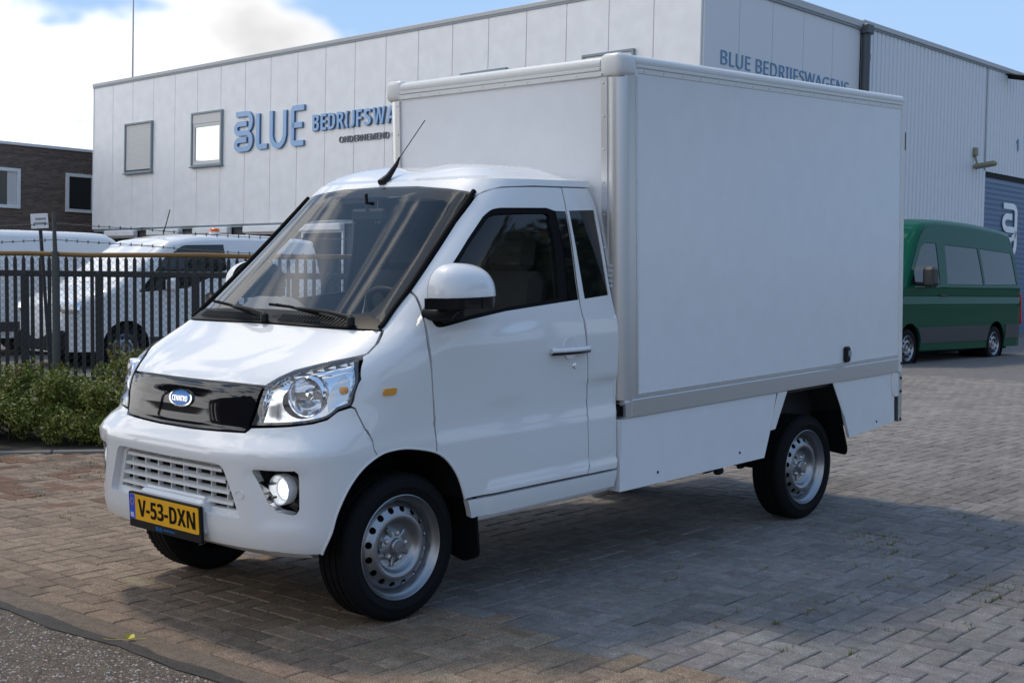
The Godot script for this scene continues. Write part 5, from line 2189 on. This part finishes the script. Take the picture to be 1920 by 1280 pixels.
func scatter(called: String, hubs: Array, count: int, leaf: Mesh, material: Material, root: Node3D, tone: Color, vary: float) -> void:
	var mm := MultiMesh.new()
	mm.transform_format = MultiMesh.TRANSFORM_3D
	mm.use_colors = true
	mm.mesh = leaf
	mm.instance_count = count
	for i in count:
		var hb: Array = hubs[rng.randi() % hubs.size()]
		var d := Vector3(rng.randfn(), rng.randfn(), rng.randfn()).normalized() * pow(rng.randf(), 0.45)
		var at: Vector3 = hb[0] + d * hb[1]
		var bs := Basis(Vector3(rng.randfn(), rng.randfn(), rng.randfn()).normalized(), rng.randf() * TAU).scaled(Vector3.ONE * rng.randf_range(0.7, 1.3))
		mm.set_instance_transform(i, Transform3D(bs, at))
		var t := 1.0 + rng.randf_range(-vary, vary)
		mm.set_instance_color(i, Color(tone.r * t, tone.g * t, tone.b * t))
	var o := MultiMeshInstance3D.new()
	o.name = called
	o.multimesh = mm
	o.material_override = material
	o.set_meta("kind", "stuff")
	root.add_child(o, true)


# ---------------------------------------------------------------- other vans
# spec: profile (x, y) from nose foot over the roof to the tail foot, half width, belt, wheels, windows
func van(root: Node3D, spec: Dictionary) -> void:
	var prof: Array = soft(spec.profile, 3)
	var W: float = spec.half
	var belt: float = spec.belt
	var topy: float = spec.top
	var x0: float = spec.profile[0].x
	var x1: float = spec.profile[spec.profile.size() - 1].x
	var nose: float = spec.nose
	var side := func(x: float, y: float) -> Vector3:
		var z := W
		if y > belt:
			z -= spec.tumble * pow((y - belt) / (topy - belt), 1.25)
		else:
			z -= 0.03 * pow((belt - y) / belt, 2.0)
		for c in spec.creases:
			z += 0.012 * ease01((c - y) / 0.012 + 0.5) * (1 - ease01((c - y) / 0.20))
		var d := clampf((x - x0) / nose, 0, 1)
		z -= W * 0.30 * pow(1 - d, 2.6)
		var e := clampf((x1 - x) / 0.25, 0, 1)
		z -= W * 0.10 * pow(1 - e, 2.6)
		return Vector3(x, y, z)
	var r: float = spec.get("round", 0.10)
	# closed outline and its inset
	var out := poly(prof)
	var ring := out.duplicate()
	if Geometry2D.is_polygon_clockwise(ring):
		ring.reverse()
	var wheels: Array = spec.wheels
	var arches := []
	for x in wheels:
		arches.append(disc(x, spec.wheel_r + 0.02, spec.arch, spec.arch, 28))
	var inset := PackedVector2Array()
	var normals := []
	for i in prof.size():
		var d: Vector2 = (prof[mini(i + 1, prof.size() - 1)] - prof[maxi(i - 1, 0)]).normalized()
		var nn := Vector2(-d.y, d.x)
		normals.append(nn)
		inset.push_back(prof[i] - nn * r)
	inset = Geometry2D.intersect_polygons(inset, poly(rect2(x0 - 0.1, prof[0].y, x1 + 0.1, 9)))[0]
	var paintm: Material = spec.paint
	for s in [1.0, -1.0]:
		var f := func(x: float, y: float) -> Vector3:
			var q: Vector3 = side.call(x * s, y)
			return Vector3(q.x, q.y, q.z * s)
		var b := MB.new()
		var body := inset
		for a in arches:
			var cutp := Geometry2D.clip_polygons(body, a)
			body = cutp[0]
			for c in cutp:
				if c.size() > body.size():
					body = c
		var holes := []
		for w in spec.windows:
			holes.append(poly(w if s > 0 else flip(w)))
		b.panel(f, poly(body if s > 0 else flip(body)), holes, 0.0, 0.03, 0.0, 0.16)
		obj("body_side", b, paintm, root)
		for w in spec.windows:
			b = MB.new()
			b.panel(f, poly(w if s > 0 else flip(w)), [], -0.008, 0.01, 0.006, 0.2)
			obj("window", b, spec.glass, root)
		for m in spec.bands:
			b = MB.new()
			var bp: Array = [poly(m)]
			for a in arches:
				var nx := []
				for g in bp:
					nx.append_array(Geometry2D.clip_polygons(g, disc(a[14].x + spec.arch, spec.wheel_r + 0.02, spec.arch + 0.01, spec.arch + 0.01, 28)))
				bp = nx
			for g in bp:
				b.panel(f, poly(g if s > 0 else flip(g)), [], 0.014, 0.02, 0.0, 0.2)
			obj("side_band", b, M["dark trim"], root)
		for x in wheels:
			b = MB.new()
			var c: Vector3 = side.call(x, spec.wheel_r + 0.3)
			var z: float = (c.z - 0.03) * s
			var ax := Transform3D(Basis(Vector3.RIGHT, PI / 2 * s), Vector3(x, spec.wheel_r, z))
			var R: float = spec.wheel_r
			b.lathe([Vector2(R * 0.66, -0.19), Vector2(R * 0.93, -0.19), Vector2(R, -0.16), Vector2(R, -0.03), Vector2(R * 0.94, -0.005), Vector2(R * 0.8, 0.004), Vector2(R * 0.66, -0.006)], ax, 36)
			var wheel_root := Node3D.new()
			wheel_root.name = numbered("wheel", root)
			root.add_child(wheel_root, true)
			obj("tyre", b, M["tyre rubber"], wheel_root)
			b = MB.new()
			b.lathe([Vector2(R * 0.67, -0.008), Vector2(R * 0.64, 0.0), Vector2(R * 0.60, -0.02), Vector2(R * 0.52, -0.05), Vector2(R * 0.46, -0.02), Vector2(R * 0.33, -0.01), Vector2(R * 0.28, -0.04), Vector2(R * 0.15, -0.045), Vector2(R * 0.14, -0.02), Vector2(0.0001, -0.015)], ax, 30)
			obj("rim", b, M["steel rim"], wheel_root)
			b = MB.new()
			for k in 10:
				var a := TAU * k / 10
				b.box(Vector3(R * 0.09, 0.012, R * 0.11), 0.0, ax * Transform3D(Basis(Vector3.UP, -a), Vector3(cos(a) * R * 0.46, -0.016, sin(a) * R * 0.46)))
			obj("rim_holes", b, M["ink black"], wheel_root)
			b = MB.new()
			b.lathe([Vector2(spec.arch, -0.55), Vector2(spec.arch, 0.0)], Transform3D(ax.basis, Vector3(x, spec.wheel_r + 0.02, z)), 28)
			b.lathe([Vector2(spec.arch, -0.5), Vector2(0.001, -0.5)], Transform3D(ax.basis, Vector3(x, spec.wheel_r + 0.02, z)), 28)
			obj("arch_liner", b, M["black rubber"], root)
	# the skin over nose, bonnet, screen, roof and tail
	var n := prof.size() - 1
	var skin := func(w: float, t: float) -> Vector3:
		var x := clampf(t, 0, n)
		var i := clampi(int(x), 0, n - 1)
		var p: Vector2 = prof[i].lerp(prof[i + 1], x - i)
		var nn: Vector2 = (normals[i] as Vector2).lerp(normals[i + 1], x - i)
		var a := absf(w)
		var k := clampf((a - 0.84) / 0.16, 0, 1)
		p -= nn * (r * (1 - sqrt(maxf(0, 1 - k * k))) + 0.035 * a * a)
		var q: Vector3 = side.call(clampf(p.x, x0, x1), p.y)
		var wide := q.z * (a if a < 0.84 else 0.84 + 0.16 * sin((a - 0.84) / 0.16 * PI / 2))
		return Vector3(p.x, p.y, (wide - 0.004) * (-1.0 if w > 0 else 1.0))
	var b := MB.new()
	b.grid(skin, -1, 1, 28, 0, n, n * 2)
	obj("body_shell", b, paintm, root)
	b = MB.new()
	b.panel(skin, poly(rect2(-0.84, spec.screen[0] * 3.0 + 0.15, 0.84, spec.screen[1] * 3.0 - 0.15)), [], 0.006, 0.01, 0, 0.25)
	obj("windscreen", b, M["tinted glass"], root)
	b = MB.new()
	b.span(Vector3(x0 + 0.25, spec.profile[0].y - 0.06, -W + 0.25), Vector3(x1 - 0.2, spec.profile[0].y + 0.12, W - 0.25))
	obj("underside", b, M["black rubber"], root)


func vans() -> void:
	# green van in front of the hall
	var gp := Transform3D(Basis(Vector3.UP, 0.0) * Basis(Vector3.BACK, -0.012), Vector3(17.93, -0.235, -5.90 - 0.93))
	var g := thing("green_van", "dark green high roofed panel van with black side bands, parked by the hall", "van", gp)
	van(g, {
		"profile": vv([-1.0, .28, -1.03, .60, -1.0, .92, -.90, 1.12, -.52, 1.33, -.38, 1.40, .20, 2.22, .55, 2.55, .95, 2.65, 1.6, 2.68, 2.9, 2.66, 4.2, 2.58, 4.46, 2.48, 4.60, 2.25, 4.70, 1.9, 4.82, 1.30, 4.90, .80, 4.92, .28]),
		"half": 0.96, "belt": 1.42, "top": 2.68, "tumble": 0.15, "nose": 0.7, "round": 0.13, "creases": [1.43, 1.18],
		"wheels": [0.0, 3.64], "wheel_r": 0.345, "arch": 0.42, "paint": M["green paint"], "glass": M["van glass"], "screen": [5.0, 6.6],
		"windows": [vv([-.06, 1.46, .20, 1.80, .44, 2.12, .62, 2.21, 1.06, 2.22, 1.13, 1.47]), vv([1.42, 1.48, 1.40, 2.20, 2.80, 2.17, 2.98, 1.48]), vv([3.06, 1.48, 2.90, 2.17, 4.36, 2.12, 4.55, 1.50])],
		"bands": [vv([.30, .43, .30, .71, 3.30, .72, 3.30, .43]), vv([4.06, .45, 4.06, .72, 4.90, .72, 4.90, .45])],
	})
	for s in [1.0, -1.0]:
		var mr := Node3D.new()
		mr.name = numbered("door_mirror", g)
		g.add_child(mr, true)
		var b := MB.new()
		b.box(Vector3(0.24, 0.36, 0.22), 0.05, Transform3D(Basis(), Vector3(0.30, 1.60, 1.16 * s)))
		obj("shell", b, M["dark trim"], mr)
		b = MB.new()
		b.tube([Vector3(0.20, 1.48, 0.94 * s), Vector3(0.28, 1.47, 1.14 * s)], 0.035, 8)
		b.box(Vector3(0.18, 0.025, 0.015), 0.004, Transform3D(Basis(), Vector3(0.30, 1.49, 1.272 * s)))
		obj("arm", b, M["black plastic"], mr)
		b = MB.new()
		b.tube([Vector3(1.06, 1.275, 0.98 * s), Vector3(1.20, 1.28, 1.0 * s), Vector3(1.32, 1.275, 0.98 * s)], 0.02, 6)
		obj("door_handle", b, M["dark trim"], g)
		b = MB.new()
		b.box(Vector3(0.07, 0.62, 0.10), 0.02, Transform3D(Basis(Vector3.BACK, 0.12), Vector3(4.83, 1.02, 0.90 * s)))
		obj("tail_lamp", b, M["red lamp"], g)
		b = MB.new()
		b.box(Vector3(0.14, 0.15, 0.38), 0.03, Transform3D(Basis(Vector3.UP, 0.5 * s), Vector3(-0.90, 0.98, 0.70 * s)))
		obj("headlight", b, M["reflector"], g)
	# small white delivery van behind the bars
	var c := thing("small_white_van", "small white delivery van with an orange beacon on its roof, behind the bar fence", "van", Transform3D(Basis(), Vector3(6.16, -0.04, -11.78 - 0.85)))
	van(c, {
		"profile": vv([-.86, .26, -.90, .55, -.86, .80, -.80, .95, -.50, 1.10, -.22, 1.20, .62, 1.78, .90, 1.88, 1.35, 1.94, 2.35, 1.96, 3.3, 1.92, 3.45, 1.80, 3.56, 1.2, 3.58, .70, 3.56, .28]),
		"half": 0.87, "belt": 1.08, "top": 1.96, "tumble": 0.15, "nose": 0.75, "round": 0.10, "creases": [0.95],
		"wheels": [0.0, 2.70], "wheel_r": 0.31, "arch": 0.37, "paint": M["white paint"], "glass": M["van glass"], "screen": [5.0, 6.0],
		"windows": [vv([.18, 1.09, .64, 1.57, .98, 1.77, 1.68, 1.79, 1.70, 1.42, 1.0, 1.15])],
		"bands": [vv([.36, .34, .36, .46, 2.36, .46, 2.36, .34])],
	})
	var bb := MB.new()
	bb.box(Vector3(0.26, 0.34, 1.3), 0.06, Transform3D(Basis(), Vector3(-0.76, 0.42, 0)))
	obj("front_bumper", bb, M["black plastic"], c)
	for s in [1.0, -1.0]:
		bb = MB.new()
		bb.box(Vector3(0.34, 0.17, 0.30), 0.05, Transform3D(Basis(Vector3.UP, 0.6 * s) * Basis(Vector3.BACK, -0.2), Vector3(-0.66, 0.86, 0.60 * s)))
		obj("headlight", bb, M["reflector"], c)
		bb = MB.new()
		bb.box(Vector3(0.16, 0.22, 0.2), 0.05, Transform3D(Basis(), Vector3(0.66, 1.20, 0.98 * s)))
		obj("door_mirror", bb, M["white paint"], c)
	bb = MB.new()
	bb.lathe([Vector2(0.085, 0.0), Vector2(0.085, 0.035), Vector2(0.075, 0.04)], Transform3D(Basis(), Vector3(1.80, 1.945, 0.35)), 20)
	var bf := obj("beacon_foot", bb, M["white plastic"], c)
	bb = MB.new()
	bb.lathe([Vector2(0.075, 0.04), Vector2(0.072, 0.085), Vector2(0.06, 0.095), Vector2(0.0001, 0.098)], Transform3D(Basis(), Vector3(1.80, 1.945, 0.35)), 20)
	obj("beacon", bb, M["beacon"], bf)
	bb = MB.new()
	bb.tube([Vector3(1.0, 1.92, 0.2), Vector3(1.12, 2.30, 0.2)], 0.008, 5)
	obj("aerial", bb, M["black plastic"], c)
	# big white van beyond, only its roof clears the fence
	var w := thing("large_white_van", "large white panel van with a plain roof, at the left behind the bar fence", "van", Transform3D(Basis(), Vector3(8.1 - 4.05, -0.02, -14.97 - 0.92)))
	van(w, {
		"profile": vv([-.95, .28, -.98, .60, -.94, .95, -.82, 1.10, -.50, 1.25, -.30, 1.32, .35, 1.85, .62, 1.96, 1.1, 1.99, 2.2, 2.0, 3.5, 1.99, 3.78, 1.94, 3.95, 1.80, 4.03, 1.5, 4.06, .9, 4.06, .30]),
		"half": 0.94, "belt": 1.30, "top": 2.0, "tumble": 0.10, "nose": 0.6, "round": 0.12, "creases": [1.0],
		"wheels": [0.0, 3.0], "wheel_r": 0.33, "arch": 0.39, "paint": M["white paint"], "glass": M["van glass"], "screen": [5.0, 6.0],
		"windows": [vv([.05, 1.32, .45, 1.72, .95, 1.74, 1.0, 1.32])],
		"bands": [vv([.4, .40, .4, .55, 2.6, .55, 2.6, .40])],
	})


# ---------------------------------------------------------------- fences and plants
# a point in front of the lens axis: distance ahead on the ground and offset to the right
func yardpt(d: float, t: float, y: float) -> Vector3:
	var f := Vector3(FWD.x, 0, FWD.z).normalized()
	var r := Vector3(-f.z, 0, f.x)
	return Vector3(CAM.x, y, CAM.z) + f * d + r * t


func fences() -> void:
	# chain link with a rusty top rail
	var root := thing("chain_link_fence", "chain link fence with a rusty top rail and barbed wire, behind the hedge", "fence")
	var d := 11.5
	var t0 := -6.2
	var t1 := -0.7
	var b := MB.new()
	var rail := []
	for k in 12:
		rail.append(yardpt(d, lerpf(t0, t1, k / 11.0), 1.535 + 0.006 * sin(k * 2.1)))
	b.tube(rail, 0.021, 8)
	obj("top_rail", b, M["rust rail"], root)
	b = MB.new()
	var p := 0.057
	var h := 1.50
	var t := t0 - h
	while t < t1:
		for s in [1.0, -1.0]:
			var a0 := t if s > 0 else t + h
			var a1 := t + h if s > 0 else t
			var y0 := 0.03
			var y1 := 0.03 + h
			# clip to the ends
			var k0 := clampf((t0 - a0) / (a1 - a0), 0, 1) if s > 0 else clampf((t1 - a0) / (a1 - a0), 0, 1)
			var k1 := clampf((t1 - a0) / (a1 - a0), 0, 1) if s > 0 else clampf((t0 - a0) / (a1 - a0), 0, 1)
			if k1 - k0 < 0.01:
				continue
			b.tube([yardpt(d + 0.002 * s, lerpf(a0, a1, k0), lerpf(y0, y1, k0)), yardpt(d + 0.002 * s, lerpf(a0, a1, k1), lerpf(y0, y1, k1))], 0.0014, 3)
		t += p
	tag(obj("wire_mesh", b, M["wire"], root), "", "", "", "stuff")
	for k in 3:
		var tt := -3.97 + (k - 1) * 2.6
		b = MB.new()
		b.tube([yardpt(d - 0.03, tt, -0.1), yardpt(d - 0.03, tt, 1.56)], 0.030, 10)
		b.tube([yardpt(d - 0.03, tt, 1.56), yardpt(d - 0.03, tt - 0.01, 1.90)], 0.020, 6, 0.014)
		obj("post", b, M["fence post"], root)
	for y in [1.66, 1.80]:
		b = MB.new()
		var line := []
		for k in 60:
			var tt := lerpf(t0, t1, k / 59.0)
			line.append(yardpt(d - 0.03, tt, y - 0.05 * sin(PI * fposmod((tt + 3.97) / 2.6, 1.0)) - maxf(0, tt + 3.2) * 0.06))
		b.tube(line, 0.0035, 3)
		for k in 58:
			var q: Vector3 = line[k + 1]
			b.tube([q + Vector3(-0.012, -0.014, 0.01), q + Vector3(0.012, 0.014, -0.01)], 0.003, 3)
			b.tube([q + Vector3(0.012, -0.012, -0.01), q + Vector3(-0.012, 0.012, 0.01)], 0.003, 3)
		tag(obj("barbed_wire", b, M["wire"], root), "", "", "", "stuff")
	# bar fence of black steel
	var bars := thing("bar_fence", "black steel bar fence with flat rails, in front of the white vans", "fence")
	d = 14.0
	var bm: ArrayMesh
	b = MB.new()
	b.span(Vector3(-0.018, 0.05, -0.012), Vector3(0.018, 1.50, 0.012), 0.003)
	b.out_poly([Vector3(-0.018, 1.50, 0), Vector3(0.018, 1.50, 0), Vector3(0.0, 1.545, 0)], Vector3(0, 1.5, -1))
	b.tri(Vector3(-0.018, 1.50, 0.008), Vector3(0.018, 1.50, 0.008), Vector3(0.0, 1.545, 0))
	bm = b.mesh()
	var turn := Basis(Vector3.UP, -atan2(0.7307, 0.6826))
	var n := 84
	for k in n:
		put("bar", bm, M["fence black"], bars, Transform3D(turn, yardpt(d, -6.9 + k * 0.0905, 0.0)))
	for y in [1.345, 0.22]:
		b = MB.new()
		b.box(Vector3(n * 0.0905, 0.065, 0.04), 0.006, Transform3D(turn, yardpt(d, -6.9 + n * 0.0905 / 2 - 0.045, y)))
		obj("rail", b, M["fence black"], bars)
	for tt in [-6.12, -5.17, -4.38, -3.36, -2.3, -1.25, -0.2]:
		b = MB.new()
		b.box(Vector3(0.075, 1.40, 0.06), 0.006, Transform3D(turn, yardpt(d, tt, 0.66)))
		obj("post", b, M["fence black"], bars)
	# notice board
	var sg := thing("notice_board", "small white notice board with grey lettering, above the fence", "sign", Transform3D(Basis(Vector3.UP, -0.75) * Basis(Vector3.BACK, 0.06), yardpt(13.0, -4.65, 1.865)))
	b = MB.new()
	b.box(Vector3(0.165, 0.145, 0.012), 0.002)
	obj("board", b, M["facade white"], sg)
	words("lettering", "VERHUUR", "Droid Sans", 700, Vector3(.105, .022, .002), M["letter grey"], sg, Transform3D(Basis(), Vector3(0.012, 0.022, 0.008)))
	words("lettering", "Bestelauto's", "Droid Sans", 700, Vector3(.115, .018, .002), M["letter grey"], sg, Transform3D(Basis(), Vector3(0.012, -0.016, 0.008)))
	b = MB.new()
	b.tube([Vector3(0, -0.07, -0.012), Vector3(0, -1.9, -0.012)], 0.018, 6)
	obj("post", b, M["fence black"], sg)


func plants() -> void:
	# kerb of the planting strip
	var kd := Vector3(0.807, 0, 0.591)
	var kn := Vector3(-0.591, 0, 0.807)
	var k0 := Vector3(1.35, 0, -4.77)
	var kt := Basis(Vector3.UP, -atan2(0.591, 0.807))
	var kerb := thing("planter_kerb", "", "", Transform3D(), "", "structure")
	for k in range(-7, 3):
		var b := MB.new()
		b.box(Vector3(0.992, 0.12, 0.06), 0.008, Transform3D(kt, k0 + kd * (k + 0.5) + Vector3(0, -0.048, 0)))
		obj("kerb_stone", b, M["kerb"], kerb)
	var s := MB.new()
	var a0 := k0 - kd * 7 - kn * 0.03
	var a1 := k0 + kd * 2.2 - kn * 0.03
	s.quad(a0 + Vector3(0, 0.006, 0), a1 + Vector3(0, 0.006, 0), a1 - kn * 3.2 + Vector3(0, 0.02, 0), a0 - kn * 3.2 + Vector3(0, 0.02, 0))
	tag(obj("planting_soil", s, M["soil"]), "", "", "", "structure")
	# the hedge
	rng.seed = 61
	var root := thing("hedge", "low loose green hedge along the fence, left of the box truck", "hedge")
	var hubs := []
	var st := MB.new()
	for k in 420:
		var u := rng.randf_range(-4.6, 1.5)
		var v := rng.randf_range(0.22, 1.30)
		var lift := 0.40 + 0.17 * (v / 1.3) + 0.04 * sin(u * 3.1) + 0.06 * sin(u * 7.3 + v * 4)
		var y := rng.randf_range(0.09, lift)
		if v < 0.4:
			y = minf(y, 0.42)
		hubs.append([k0 + kd * u - kn * v + Vector3(0, y, 0), 0.13])
		if k % 4 == 0:
			var foot := k0 + kd * (u + rng.randf_range(-0.1, 0.1)) - kn * maxf(v + rng.randf_range(-0.15, 0.15), 0.16)
			st.tube([foot, foot.lerp(hubs[k][0], 0.6) + Vector3(rng.randf_range(-0.05, 0.05), 0, rng.randf_range(-0.05, 0.05)), hubs[k][0]], 0.007, 4, 0.002)
	obj("stems", st, M["bark"], root)
	scatter("foliage", hubs, 170000, leaf_mesh(0.032, 0.008), M["hedge leaf"], root, Color(0.165, 0.185, 0.032), 0.5)
	# long shoots above the hedge
	var sh := MB.new()
	var tips := []
	for k in 34:
		var u := rng.randf_range(-4.2, 1.2)
		var v := rng.randf_range(0.5, 1.25)
		var f := k0 + kd * u - kn * v + Vector3(0, 0.42, 0)
		var g := f + Vector3(rng.randf_range(-0.14, 0.14), rng.randf_range(0.16, 0.42), rng.randf_range(-0.14, 0.14))
		sh.tube([f, f.lerp(g, 0.6) + Vector3(0.01, 0.02, 0), g], 0.004, 4, 0.0015)
		for j in 6:
			tips.append([f.lerp(g, 0.35 + j * 0.12), 0.025])
	obj("shoots", sh, M["bark"], root)
	scatter("shoot_leaves", tips, 1300, leaf_mesh(0.030, 0.009), M["hedge leaf"], root, Color(0.18, 0.16, 0.035), 0.4)
	# weeds between the stones
	rng.seed = 71
	var grass := MB.new()
	grass.tinted = true
	var clumps := []
	for q in [[1.05, -4.62, .16, 220], [0.62, -4.45, .10, 80], [1.45, -3.85, .22, 160], [1.35, -3.45, .12, 70], [0.95, -3.62, .10, 60], [0.55, -3.0, .09, 90], [1.65, -3.0, .08, 60], [0.20, -2.2, .08, 30]]:
		clumps.append(q)
	for k in 70:
		var i := rng.randi_range(-10, 60)
		clumps.append([rng.randf_range(0.6, 4.0), rng.randf_range(0.5, 3.1), rng.randf_range(0.015, 0.035), rng.randi_range(6, 16)])
	for q in [[2.05, 2.45, .10, 120], [2.25, 2.35, .06, 60], [2.45, 2.6, .07, 60], [1.9, 2.75, .06, 50], [2.9, 1.35, .09, 80], [3.0, 1.5, .07, 60], [2.75, 1.6, .08, 60], [2.6, 1.75, .05, 40], [1.55, 2.9, .05, 40]]:
		clumps.append(q)
	for q in clumps:
		for k in int(q[3]):
			# blades root in the joints
			var a: float = q[0] + rng.randfn() * q[2]
			var c: float = q[1] + rng.randfn() * q[2]
			if rng.randf() < 0.5:
				a = snappedf(a, 0.107) + rng.randf_range(-0.004, 0.004)
			else:
				c = snappedf(c, 0.107) + rng.randf_range(-0.004, 0.004)
			var base := pave(a, c) + Vector3(0, -0.008, 0)
			if not seen(base, 0.05):
				continue
			var tip := base + Vector3(rng.randf_range(-0.018, 0.018), rng.randf_range(0.012, 0.034), rng.randf_range(-0.018, 0.018))
			var wd := Vector3(rng.randf_range(-1, 1), 0, rng.randf_range(-1, 1)).normalized() * 0.003
			var tt := rng.randf_range(0.6, 1.3)
			grass.col = Color(0.11 * tt, 0.13 * tt, 0.022 * tt) if rng.randf() < 0.65 else Color(0.22 * tt, 0.15 * tt, 0.05 * tt)
			grass.tri(base - wd, base + wd, tip)
	tag(obj("weeds", grass, M["weed"]), "grass and moss growing in the joints of the paving", "weeds", "", "stuff")
	# one fallen leaf on the border stones
	var b := MB.new()
	var o := Vector3(-0.952, 0.004, 0.205)
	b.tri(o, o + Vector3(0.022, 0.006, 0.014), o + Vector3(0.036, 0.012, -0.012))
	b.tri(o, o + Vector3(0.036, 0.012, -0.012), o + Vector3(0.012, 0.008, -0.022))
	b.tri(o, o + Vector3(0.012, 0.016, 0.002), o + Vector3(-0.012, 0.022, -0.008))
	b.tube([o, o + Vector3(0.03, 0.003, 0.04), o + Vector3(0.05, 0.004, 0.055)], 0.0012, 4)
	b.tube([o, o + Vector3(-0.05, 0.002, -0.03), o + Vector3(-0.07, 0.004, -0.06)], 0.0010, 4)
	tag(obj("fallen_leaf", b, M["yellow leaf"]), "single yellow fallen leaf on the border stones near the road", "leaf")


func more_stuff() -> void:
	mat("house brick", 0.12, 0.075, 0.055, 0.9)
	mat("lamp case", 0.22, 0.22, 0.15, 0.5)
	mat("sign blue", 0.10, 0.24, 0.42, 0.5)
	mat("trim white", 0.70, 0.69, 0.67, 0.35)
	mat("ribbed lens", 0.62, 0.64, 0.66, 0.12, 0.8)
	mat("bright pane", 0.50, 0.53, 0.54, 0.05, 0.8)
	mat("fence post", 0.07, 0.075, 0.07, 0.7)
	mat("yellow leaf", 0.50, 0.42, 0.02, 0.6)
	var d := mat("diode", 1, 1, 1, 0.2)
	d.emission_enabled = true
	d.emission = Color(1, 1, 1)
	d.emission_energy_multiplier = 3.0
	var vg := mat("van glass", 0.012, 0.016, 0.016, 0.03)
	vg.metallic_specular = 0.55


func _ready() -> void:
	look()
	stuff_of_things()
	more_stuff()
	cab_table()
	ground()
	office()
	hall()
	brick_block()
	build_truck()
	vans()
	fences()
	plants()
	across_the_road()
